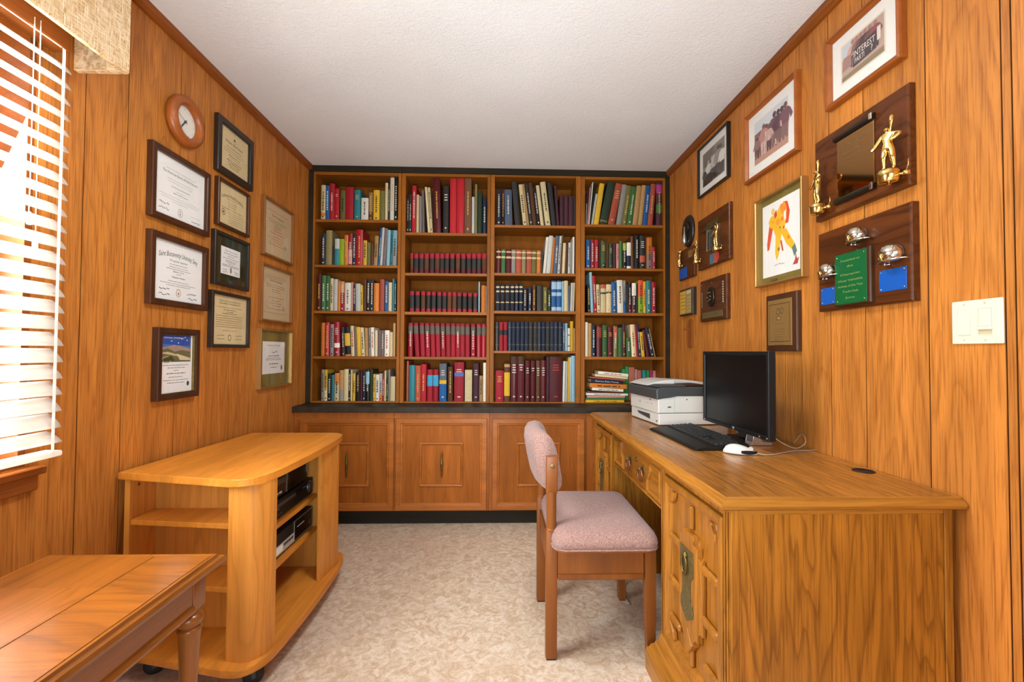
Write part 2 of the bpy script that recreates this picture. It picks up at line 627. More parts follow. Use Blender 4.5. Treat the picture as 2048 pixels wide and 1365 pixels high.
def curve_pts(pts, n=6):
    """Catmull-Rom through pts."""
    P = [Vector(p) for p in pts]
    P = [P[0]] + P + [P[-1]]
    out = []
    for i in range(1, len(P) - 2):
        for k in range(n):
            t = k / n
            a, b, c, d = P[i - 1], P[i], P[i + 1], P[i + 2]
            out.append(0.5 * ((2 * b) + (c - a) * t + (2 * a - 5 * b + 4 * c - d) * t * t + (3 * b - a - 3 * c + d) * t ** 3))
    out.append(P[-2])
    return out


def shade_smooth_by_angle(o, deg=35):
    me = o.data
    for p in me.polygons:
        p.use_smooth = True
    bm = bmesh.new()
    bm.from_mesh(me)
    for e in bm.edges:
        if len(e.link_faces) == 2 and e.calc_face_angle(0) > math.radians(deg):
            e.smooth = False
    bm.to_mesh(me)
    bm.free()
    return o


# flat print: text and patches with a colour each, in local u,v with small steps in w
_font_cache = {}


def glyphs(body):
    """Triangles of a line of text at size 1, centred on x, baseline at 0."""
    if body not in _font_cache:
        cu = bpy.data.curves.new('lettering_source', 'FONT')
        cu.body = body
        cu.align_x = 'CENTER'
        cu.resolution_u = 2
        ob = bpy.data.objects.new('lettering_source', cu)
        COL.objects.link(ob)
        dg = bpy.context.evaluated_depsgraph_get()
        me = ob.evaluated_get(dg).to_mesh()
        _font_cache[body] = ([tuple(v.co) for v in me.vertices], [tuple(p.vertices) for p in me.polygons])
        ob.evaluated_get(dg).to_mesh_clear()
        bpy.data.objects.remove(ob)
        bpy.data.curves.remove(cu)
    return _font_cache[body]


class Print:
    """Patches of ink on a flat sheet, all in one mesh with a colour per patch."""

    def __init__(self, w=0.0):
        self.v, self.f, self.c = [], [], []
        self.w = w
        self.k = 0

    def poly(self, pts, color, lift=True):
        if lift: self.k += 1
        n = len(self.v)
        w = self.w + 0.00002 * self.k
        self.v += [(p[0], p[1], w) for p in pts]
        self.f.append(tuple(range(n, n + len(pts))))
        self.c.append(C(color))
        return self

    def rect(self, u0, v0, u1, v1, color, lift=True):
        return self.poly([(u0, v0), (u1, v0), (u1, v1), (u0, v1)], color, lift)

    def disc(self, u, v, r, color, n=14, sy=1.0):
        return self.poly([(u + r * math.cos(2 * PI * i / n), v + r * sy * math.sin(2 * PI * i / n)) for i in range(n)], color)

    def ring(self, u, v, r, t, color, n=18, sy=1.2):
        self.k += 1
        for i in range(n):
            a, b = 2 * PI * i / n, 2 * PI * (i + 1) / n
            q = [(u + rr * math.cos(x), v + rr * sy * math.sin(x)) for rr, x in ((r, a), (r, b), (r - t, b), (r - t, a))]
            self.poly(q, color, False)
        return self

    def text(self, body, u, v, size, color, width=None, arch=0.0, slant=0.0, rot=0.0):
        vs, fs = glyphs(body)
        if not vs: return self
        self.k += 1
        sx = size
        if width:
            ext = max(p[0] for p in vs) - min(p[0] for p in vs)
            sx = width / ext
        n = len(self.v)
        w = self.w + 0.00002 * self.k
        cr, sr = math.cos(rot), math.sin(rot)
        half = (width or 1) / 2
        for p in vs:
            x, y = p[0] * sx + slant * p[1] * size, p[1] * size
            if arch: y -= arch * (x / half) ** 2
            self.v.append((u + x * cr - y * sr, v + x * sr + y * cr, w))
        for q in fs:
            self.f.append(tuple(i + n for i in q))
            self.c.append(C(color))
        return self

    def line(self, u0, u1, v, h, color, r=None):
        """a line of print too small to read: words as short strokes"""
        r = r or rng
        x = u0
        self.k += 1
        while x < u1 - h:
            w = min(u1 - x, h * r.uniform(2.0, 5.5))
            self.rect(x, v, x + w, v + h * r.uniform(0.6, 0.85), color, False)
            x += w + h * 0.9
        return self

    def scribble(self, u0, u1, v, h, color, r=None):
        r = r or rng
        n = 12
        self.k += 1
        pts = [(u0 + (u1 - u0) * i / n, v + h * r.uniform(-0.5, 0.6) * (1 if i % 2 else -1)) for i in range(n + 1)]
        t = h * 0.16
        for a, b in zip(pts[:-1], pts[1:]):
            self.poly([(a[0], a[1] - t), (b[0], b[1] - t), (b[0] + t, b[1] + t), (a[0] + t, a[1] + t)], color, False)
        return self

    def build(self, name, parent, mat=None):
        me = bpy.data.meshes.new(name)
        me.from_pydata(self.v, [], self.f)
        at = me.color_attributes.new('ink', 'FLOAT_COLOR', 'CORNER')
        i = 0
        for p, c in zip(me.polygons, self.c):
            for _ in p.vertices:
                at.data[i].color = c
                i += 1
        me.materials.append(mat or M['ink'])
        o = bpy.data.objects.new(name, me)
        COL.objects.link(o)
        o.parent = parent
        return o
# ------------------------------------------------------------------ the room
WIN_Y0, WIN_Y1, WIN_Z0, WIN_Z1 = 0.27, 1.315, 0.815, 2.10
TH = 0.0018                      # plank thickness


def wall_boxes(mb, x0, x1, y0, y1, z0, z1, hole=None, gap=0.0):
    if hole is None or y1 <= hole[0] or y0 >= hole[1]:
        mb.box(x0, x1, y0 + gap, y1 - gap, z0, z1)
        return
    a, b = max(y0, hole[0]), min(y1, hole[1])
    if y0 < a: mb.box(x0, x1, y0 + gap, a, z0, z1)
    if b < y1: mb.box(x0, x1, b, y1 - gap, z0, z1)
    mb.box(x0, x1, a + (gap if a == y0 else 0), b - (gap if b == y1 else 0), z0, hole[2])
    mb.box(x0, x1, a + (gap if a == y0 else 0), b - (gap if b == y1 else 0), hole[3], z1)


structure(MB().box(LX - 0.3, RX_ + 0.3, FRONT - 0.2, BACK + 0.1, -0.06, 0.0).build('floor', M['floor']))
structure(MB().box(LX - 0.16, RX_ + 0.14, FRONT - 0.12, BACK + 0.1, CEIL, CEIL + 0.06).build('ceiling', M['ceiling']))

HOLE = (WIN_Y0, WIN_Y1, WIN_Z0, WIN_Z1)
mb = MB()
wall_boxes(mb, LX - 0.15, LX - TH, FRONT, BACK, 0, CEIL, HOLE)
wall_left = structure(mb.build('wall_left', M['groove']))
wall_right = structure(MB().box(RX_ + TH, RX_ + 0.12, FRONT, BACK, 0, CEIL).build('wall_right', M['groove']))
structure(MB().box(LX, RX_, BACK, BACK + 0.08, 0, CEIL).build('wall_back', M['case_back']))
mb = MB()
mb.box(LX - 0.1, -0.95, FRONT - 0.1, FRONT, 0, CEIL)
mb.box(1.05, RX_ + 0.1, FRONT - 0.1, FRONT, 0, CEIL)
mb.box(-0.95, 1.05, FRONT - 0.1, FRONT, 2.28, CEIL)  # the opening below is made up to give the added fill a way in
structure(mb.build('wall_front', M['panel']))

left_grooves = [FRONT, -1.25, -1.02, -0.83, -0.58, -0.37, -0.12, 0.11, 0.27, 0.52, 0.74, 0.96, 1.18, 1.468, 1.633, 1.894, 2.047, 2.268, 2.454, 2.691, 2.855, 3.07, 3.25, BACK]
right_grooves = [FRONT, -1.22, -1.0, -0.74, -0.56, -0.31, -0.1, 0.12, 0.35, 0.52, 0.74, 0.88, 1.019, 1.041, 1.234, 1.453, 1.609, 1.768, 1.873, 2.044, 2.278, 2.478, 2.712, 2.936, 3.08, 3.26, BACK]
for y0, y1 in zip(left_grooves[:-1], left_grooves[1:]):
    mb = MB()
    wall_boxes(mb, LX - TH, LX, y0, y1, 0.0, CEIL, HOLE, 0.0021)
    mb.build('plank', M['panel'], wall_left)
for y0, y1 in zip(right_grooves[:-1], right_grooves[1:]):
    mb = MB()
    wall_boxes(mb, RX_, RX_ + TH, y0, y1, 0.0, CEIL, None, 0.0021)
    mb.build('plank', M['panel'], wall_right)

# strips where the panelling meets the ceiling, and the black strips round the bookcases
prof = [(0, 0), (0.012, 0.002), (0.024, 0.014), (0.028, 0.036), (0, 0.036)]
structure(MB().prism([(LX + a, CEIL - 0.036 + b) for a, b in prof], 'Y', FRONT, BY - 0.012).build('trim_1', M['panel_trim']))
structure(MB().prism([(RX_ - a, CEIL - 0.036 + b) for a, b in prof], 'Y', FRONT, BY - 0.012).build('trim_2', M['panel_trim']))
structure(MB().box(LX, RX_, BY - 0.012, BY + 0.012, CEIL - 0.042, CEIL, 0.002).build('trim_3', M['black_trim']))
structure(MB().box(LX, LX + 0.032, BY - 0.010, BY + 0.012, 0.784, CEIL - 0.042, 0.002).build('trim_4', M['black_trim']))
structure(MB().box(RX_ - 0.030, RX_, BY - 0.010, BY + 0.012, 0.784, CEIL - 0.042, 0.002).build('trim_5', M['black_trim']))
structure(MB().box(LX, RX_, 3.035, 3.05, 0.0, 0.098).build('baseboard_back', M['black_trim']))

# the window in the left wall
win = bpy.data.objects.new('window_1', None)
COL.objects.link(win)
structure(win)
mb = MB()
xw0, xw1 = LX - 0.15, LX - 0.0005
mb.box(xw0, xw1, WIN_Y0, WIN_Y0 + 0.02, WIN_Z0, WIN_Z1)
mb.box(xw0, xw1, WIN_Y1 - 0.02, WIN_Y1, WIN_Z0, WIN_Z1)
mb.box(xw0, xw1, WIN_Y0 + 0.02, WIN_Y1 - 0.02, WIN_Z1 - 0.02, WIN_Z1)
mb.box(xw0, xw1, WIN_Y0 + 0.02, WIN_Y1 - 0.02, WIN_Z0, WIN_Z0 + 0.02)
mb.build('jamb', M['panel_trim'], win)
for z0, z1, xs in ((WIN_Z0 + 0.02, 1.47, LX - 0.105), (1.45, WIN_Z1 - 0.02, LX - 0.135)):
    mb = MB()
    mb.box(xs, xs + 0.028, WIN_Y0 + 0.02, WIN_Y0 + 0.06, z0, z1, 0.003)
    mb.box(xs, xs + 0.028, WIN_Y1 - 0.06, WIN_Y1 - 0.02, z0, z1, 0.003)
    mb.box(xs, xs + 0.028, WIN_Y0 + 0.06, WIN_Y1 - 0.06, z0, z0 + 0.04, 0.003)
    mb.box(xs, xs + 0.028, WIN_Y0 + 0.06, WIN_Y1 - 0.06, z1 - 0.04, z1, 0.003)
    s = mb.build('sash', M['oak_frame'], win)
    MB().box(xs + 0.012, xs + 0.016, WIN_Y0 + 0.055, WIN_Y1 - 0.055, z0 + 0.035, z1 - 0.035).build('pane', M['pane'], s)
mb = MB()
mb.box(LX - 0.0, LX + 0.034, WIN_Y0 - 0.07, 1.345, 0.790, 0.812, 0.003)
mb.box(LX + 0.0005, LX + 0.020, WIN_Y0 - 0.05, 1.335, 0.745, 0.790, 0.003)
mb.build('sill', M['panel_trim'], win)
structure(MB().box(-40, LX - 0.2, -25, 40, -0.45, -0.40).build('lawn', M['lawn']))

# the venetian blind
blind = thing('window_blind', 'white wooden venetian blind with tilted slats over the left-hand window', 'blind', (LX, 0, 0))
by0, by1 = 0.235, 1.335
MB().box(0.034, 0.088, by0, by1 - 0.012, 2.005, 2.075, 0.003).build('headrail', M['panel_trim'], blind)
slat_me = None
n_sl = 24
for k in range(n_sl):
    z = 1.963 - k * 0.0466
    if slat_me is None:
        mb = MB()
        pts = []
        for i in range(5):
            t = i / 4 - 0.5
            pts.append((t * 0.054, 0.004 * (1 - 4 * t * t)))
        prof2 = [(x, zz + 0.0014) for x, zz in pts] + [(x, zz - 0.0014) for x, zz in reversed(pts)]
        mb.prism(prof2, 'Y', 0, by1 - by0)
        slat_me = mb.mesh('slat', M['slat'], True)
    o = bpy.data.objects.new('slat', slat_me)
    COL.objects.link(o)
    o.parent = blind
    o.location = (0.058, by0, z + 0.004)
    o.rotation_euler = (0, math.radians(45 if k < n_sl - 1 else 32), 0)
MB().box(0.036, 0.086, by0, by1, 0.842, 0.858, 0.004).build('bottom_rail', M['slat'], blind)
for y in (0.33, 0.80, 1.305):
    MB().box(0.0835, 0.0845, y - 0.004, y + 0.004, 0.850, 2.025).build('ladder_tape', M['slat'], blind)
MB().tube([(0.091, 1.215, 2.03), (0.092, 1.215, 1.60), (0.092, 1.214, 1.50)], 0.0012, 6).build('lift_cord', M['slat'], blind)
MB().tube([(0.094, 1.228, 2.03), (0.095, 1.229, 1.52), (0.095, 1.23, 1.44)], 0.0011, 6).build('lift_cord', M['slat'], blind)
for y, z in ((1.214, 1.49), (1.23, 1.43)):
    MB().lathe([(0.002, 0.018), (0.005, 0.012), (0.0065, -0.004), (0.0065, -0.016), (0.0, -0.018)], (0.0945, y, z), n=12).build('cord_tassel', M['slat'], blind, True)

# woven straw valance box over the window
val = thing('window_valance', 'woven straw valance box above the white venetian blind', 'valance', (LX, 0, 0))
MB().box(0.140, 0.160, 0.10, 1.440, 2.015, 2.325, 0.004).build('front_panel', M['straw'], val)
MB().box(0.001, 0.140, 1.420, 1.440, 2.015, 2.325, 0.003).build('end_panel', M['straw'], val)
MB().box(0.001, 0.140, 0.10, 0.120, 2.015, 2.325, 0.003).build('end_panel', M['straw'], val)
MB().box(0.001, 0.140, 0.12, 1.420, 2.300, 2.324).build('top_board', M['panel_trim'], val)

# the ceiling fixture out of frame above the camera's side of the room
fix = thing('ceiling_lamp', 'round flush ceiling lamp with a metal ring', 'lamp', (0.0, 1.38, CEIL))
MB().lathe([(0.0, -0.001), (0.20, -0.001), (0.20, -0.03), (0.18, -0.04), (0.0, -0.04)], n=32).build('base', M['chrome'], fix)

# ------------------------------------------------------------------ bookcases
BAYS = [dict(sl=(622.3, 627.3), inn=(627.3, 794.3), sr=(794.3, 800.3), rail=(343.8, 350.5), sh=[(439, 444.7), (530.4, 535.2), (622.3, 627.6), (713.3, 718.6), (803.2, 809.8)]),
        dict(sl=(801.0, 809.3), inn=(809.3, 973.5), sr=(973.5, 979.8), rail=(347.6, 353.3), sh=[(465.7, 471.4), (546.6, 552), (624.3, 630.2), (714.3, 719.8), (804.2, 810)]),
        dict(sl=(980.4, 988.4), inn=(988.4, 1151.6), sr=(1151.6, 1161.2), rail=(348.8, 355.2), sh=[(450.5, 456), (546.6, 552), (622.3, 628), (702.4, 707.3), (805, 811)]),
        dict(sl=(1161.8, 1169.6), inn=(1169.6, 1327), sr=(1327, 1333.6), rail=(354.3, 360), sh=[(449.5, 455), (537, 542), (626, 631.6), (714.3, 720), (806, 811.6)])]
POS = ['leftmost', 'second', 'third', 'rightmost']
ORD = ['first', 'second', 'third', 'fourth', 'fifth', 'sixth', 'seventh', 'eighth', 'ninth', 'tenth', 'eleventh', 'twelfth', 'thirteenth', 'fourteenth', 'fifteenth', 'sixteenth', 'seventeenth', 'eighteenth', 'nineteenth', 'twentieth', 'twenty-first', 'twenty-second', 'twenty-third', 'twenty-fourth', 'twenty-fifth', 'twenty-sixth', 'twenty-seventh', 'twenty-eighth']
COUNTER_Z = 0.783
shelf_z = []
shelf_roof = []
bay_txt = ['left wall', 'second bay from the left wall', 'third bay from the left wall', 'right wall']
for bi, B in enumerate(BAYS):
    yc = 580
    X = lambda px: on(1, BY, px, yc).x
    xc = (B['inn'][0] + B['inn'][1]) / 2
    Z = lambda py: on(1, BY, xc, py).z
    x0, xa, xb, x1 = X(B['sl'][0]), X(B['inn'][0]), X(B['inn'][1]), X(B['sr'][1])
    zr0, zr1 = Z(B['rail'][1]), Z(B['rail'][0])
    root = thing('bookcase', ['brown wooden bookcase unit against the left wall, full of mixed books',
                              'brown wooden bookcase unit with the row of red and grey encyclopedias',
                              'brown wooden bookcase unit with the row of dark blue volumes',
                              'brown wooden bookcase unit against the right wall, above the printer'][bi], 'bookcase', (0, 0, 0), 0, 'built-in bookcases on the dark counter')
    d1 = BACK - 0.03
    MB().box(x0, xa, BY, d1, COUNTER_Z + 0.001, zr1, 0.0015).build('side_panel', M['case_z'], root)
    MB().box(xb, x1, BY, d1, COUNTER_Z + 0.001, zr1, 0.0015).build('side_panel', M['case_z'], root)
    MB().box(xa, xb, BY, d1, zr0, zr1, 0.0015).build('top_rail', M['case_x'], root)
    MB().box(xa, xb, d1 - 0.012, d1, COUNTER_Z + 0.002, zr0).build('back_panel', M['case_back'], root)
    zs = []
    for k, (t, b) in enumerate(B['sh']):
        zt, zb = Z(t), Z(b)
        if k == 4: zb = COUNTER_Z + 0.001
        MB().box(xa + 0.0002, xb - 0.0002, BY + 0.003, d1 - 0.012, zb, zt, 0.001).build('shelf', M['case_x'], root)
        zs.append(zt)
    shelf_z.append(zs)
    shelf_roof.append(zr0)
    B['X'] = (xa, xb)

# counter and base cabinets
ctr = MB().box(LX + 0.001, RX_ - 0.001, 2.95, BACK - 0.002, 0.745, COUNTER_Z, 0.003).build('countertop', M['counter'])
tag(ctr, 'long dark laminate countertop running under the bookcases', 'countertop')
CF = 2.985                       # cabinet front plane
doors = [(598, 787), (790.5, 973.5), (984.5, 1169)]
edges = [LX + 0.002, -0.679, -0.057, 0.588, RX_ - 0.002]
cab_lab = ['brown base cabinet against the left wall, partly behind the television stand', 'brown base cabinet with its panelled door in full view',
           'brown base cabinet behind the pink chair', 'brown base cabinet behind the desk, in the right corner']
for i in range(4):
    root = thing('base_cabinet', cab_lab[i], 'cabinet', (0, 0, 0), 0, 'base cabinets under the dark countertop')
    xa, xb = edges[i] + 0.0005, edges[i + 1] - 0.0005
    mb = MB()
    mb.box(xa, xb, CF, 3.034, 0.100, 0.744, 0.001)
    mb.box(xa, xb, 3.0345, BACK - 0.002, 0.100, 0.744)
    mb.build('body', M['cab_z'], root)
    if i < 3:
        d0, d1 = on(1, CF - 0.018, doors[i][0], 930).x, on(1, CF - 0.018, doors[i][1], 930).x
    else:
        d0, d1 = 0.625, 1.195
    z0, z1 = 0.108, 0.706
    m4 = Matrix(((1, 0, 0, 0), (0, 0, -1, CF), (0, 1, 0, 0), (0, 0, 0, 1)))   # local u,v,w -> x, z, -y
    door = MB().box(d0 + 0.045, d1 - 0.045, z0 + 0.045, z1 - 0.045, 0.001, 0.010).build('door', M['cab_v'], root)
    door.matrix_local = m4
    # mitred frame, stepped to the inside
    W = 0.05
    fp = [(0, 0.001), (0, 0.017), (0.06, 0.021), (0.62, 0.021), (0.70, 0.017), (0.86, 0.016), (1.0, 0.008), (1.0, 0.001)]
    MB().frame(d0, d1, z0, z1, W, 0, 0, prof=fp).build('door_frame', M['cab_x'], door)
    cx, cz = (d0 + d1) / 2, (z0 + z1) / 2 - 0.002
    ph = 0.142
    fp = [(0, 0.009), (0.0, 0.017), (0.35, 0.020), (0.75, 0.018), (1.0, 0.012), (1.0, 0.009)]
    MB().frame(cx - ph, cx + ph, cz - ph, cz + ph, 0.016, 0, 0, prof=fp).build('moulding', M['cab_x'], door)
    MB().box(cx - ph + 0.016, cx + ph - 0.016, cz - ph + 0.016, cz + ph - 0.016, 0.0095, 0.013).build('raised_panel', M['cab_v'], door)
    h = MB()
    pr = [(0.0015, -0.085), (0.005, -0.08), (0.003, -0.074), (0.007, -0.068), (0.004, -0.058), (0.0065, -0.045), (0.0065, -0.012), (0.009, -0.008), (0.009, 0.008), (0.0065, 0.012), (0.0065, 0.045), (0.004, 0.058), (0.007, 0.068), (0.003, 0.074), (0.005, 0.08), (0.0015, 0.085)]
    h.lathe([(r, cz + 0.005 + z) for r, z in pr], (cx + 0.004, 0, 0.026), axis='Y', n=12)
    h.tube([(cx + 0.004, cz - 0.06, 0.012), (cx + 0.004, cz - 0.06, 0.026)], 0.003, 8)
    h.tube([(cx + 0.004, cz + 0.07, 0.012), (cx + 0.004, cz + 0.07, 0.026)], 0.003, 8)
    h.build('handle', M['brass'], door, True)
# ------------------------------------------------------------------ books
PAL = dict(white='#e9e2d0', cream='#d9c596', tan='#b98f5a', brown='#5f3a20', grey='#8f8b82', charcoal='#34322f', black='#1c1a19', navy='#202a3c', blue='#1f5c96',
           teal='#2f7f86', lightblue='#8db8c6', green='#3e6b3a', darkgreen='#2b3d2a', olive='#6f6a36', lime='#8fae26', yellow='#d9ab2c', orange='#d0782a', red='#b8222a',
           crimson='#a31e2c', maroon='#5c1a1e', pink='#c78a80', mauve='#7c6a68', salmon='#b5543e', steel='#556479', khaki='#8c7f52', palegrey='#c2c4bd', plum='#4a2630')
WORD = dict(lightblue='light blue', darkgreen='dark green', palegrey='pale grey', steel='steel blue', lime='lime green')
INK = dict(w='#cdc6b6', g='#c9a555', k='#241f1c', r='#a8332c', b='#25466e')
INKWORD = dict(w='white', g='gold', k='black', r='red', b='blue')


def spine(w, bul, n=5):
    return [(-w / 2 + w * i / n, -bul * math.sin(PI * i / n)) for i in range(n + 1)]


def make_book(w, h, d, color, deco, bands, soft=False, gloss=False, r=None):
    r = r or rng
    t = min(0.0026, 0.14 * w)
    bul = 0.0008 if soft else min(0.006, 0.16 * w)
    sp = spine(w, bul)
    mb = MB()
    # the case: spine and two boards as one U-shaped shell
    outer = sp + [(w / 2, d)]
    inner = [(w / 2 - t, d), (w / 2 - t, t), (-w / 2 + t, t), (-w / 2 + t, d)]
    poly = outer + inner + [(-w / 2, d)]
    mb.prism(poly, 'Z', 0, h)
    o = mb.build('book', M['tint_gloss'] if gloss else M['tint'], None, color=color)
    e = 0.0006 if soft else 0.003
    MB().box(-w / 2 + t, w / 2 - t, t + 0.0004, d - 0.004, e, h - e * 1.2).build('pages', M['page'], o)

    def strip(z0, z1, ins=0.0, push=0.0004):
        m2 = MB()
        s2 = spine(w, bul)
        a = [m2.bm.verts.new((x * (1 - ins), y - push, z0)) for x, y in s2]
        b = [m2.bm.verts.new((x * (1 - ins), y - push, z1)) for x, y in s2]
        for i in range(len(a) - 1):
            m2.bm.faces.new((a[i], a[i + 1], b[i + 1], b[i]))
        return m2
    for z0, z1, c in bands:
        strip(z0 * h, z1 * h).build('label_band', M['tint'], o, color=PAL.get(c, c))
    if deco:
        m2 = MB()
        y = -bul - 0.0009
        lw = min(w * 0.36, 0.009)
        cw = lw if w > 0.012 else w * 0.40
        if deco.isupper():                       # lines of title across a thick spine
            n = r.randint(2, 4)
            for k in range(n):
                zz = h * (0.80 - 0.055 * k)
                ww = w * r.uniform(0.42, 0.62)
                MB().box(-ww / 2, ww / 2, y, y + 0.0004, zz, zz + h * 0.02).build('title_line', M['tint'], o, color=INK[deco.lower()])
            m2.box(-w * 0.15, w * 0.15, y, y + 0.0004, h * 0.10, h * 0.13)
        else:                                    # title along the spine
            z = h * r.uniform(0.22, 0.34)
            end = h * r.uniform(0.72, 0.9)
            while z < end:
                l = r.uniform(0.004, 0.012)
                m2.box(-cw / 2, cw / 2, y, y + 0.0004, z, min(z + l, end))
                z += l + r.uniform(0.003, 0.007)
            if r.random() < 0.6:
                m2.box(-cw / 2, cw / 2, y, y + 0.0004, h * 0.06, h * 0.10)
        m2.build('title', M['tint'], o, color=INK[deco.lower()])
    return o


ZA = lambda u, v: (600 + u / 5.251, 320 + v / 5.251)
ZB = lambda u, v: (970 + u / 5.251, 320 + v / 5.251)
ZC = lambda u, v: (600 + u / 5.056, 560 + v / 5.056)
ZD = lambda u, v: (970 + u / 5.056, 560 + v / 5.056)

RB = [(0.0, 0.16, 'crimson'), (0.80, 0.97, 'crimson')]
RT = [(0.03, 0.22, 'maroon'), (0.74, 0.97, 'crimson')]
GB = [(0.67, 0.91, '#5f5b50'), (0.965, 0.985, '#6a2a28')]
NG = [(0.70, 0.76, '#c9b98a'), (0.86, 0.92, '#c9b98a'), (0.30, 0.34, '#c9b98a')]
OLD = lambda c: [(0.62, 0.70, c), (0.86, 0.92, c)]
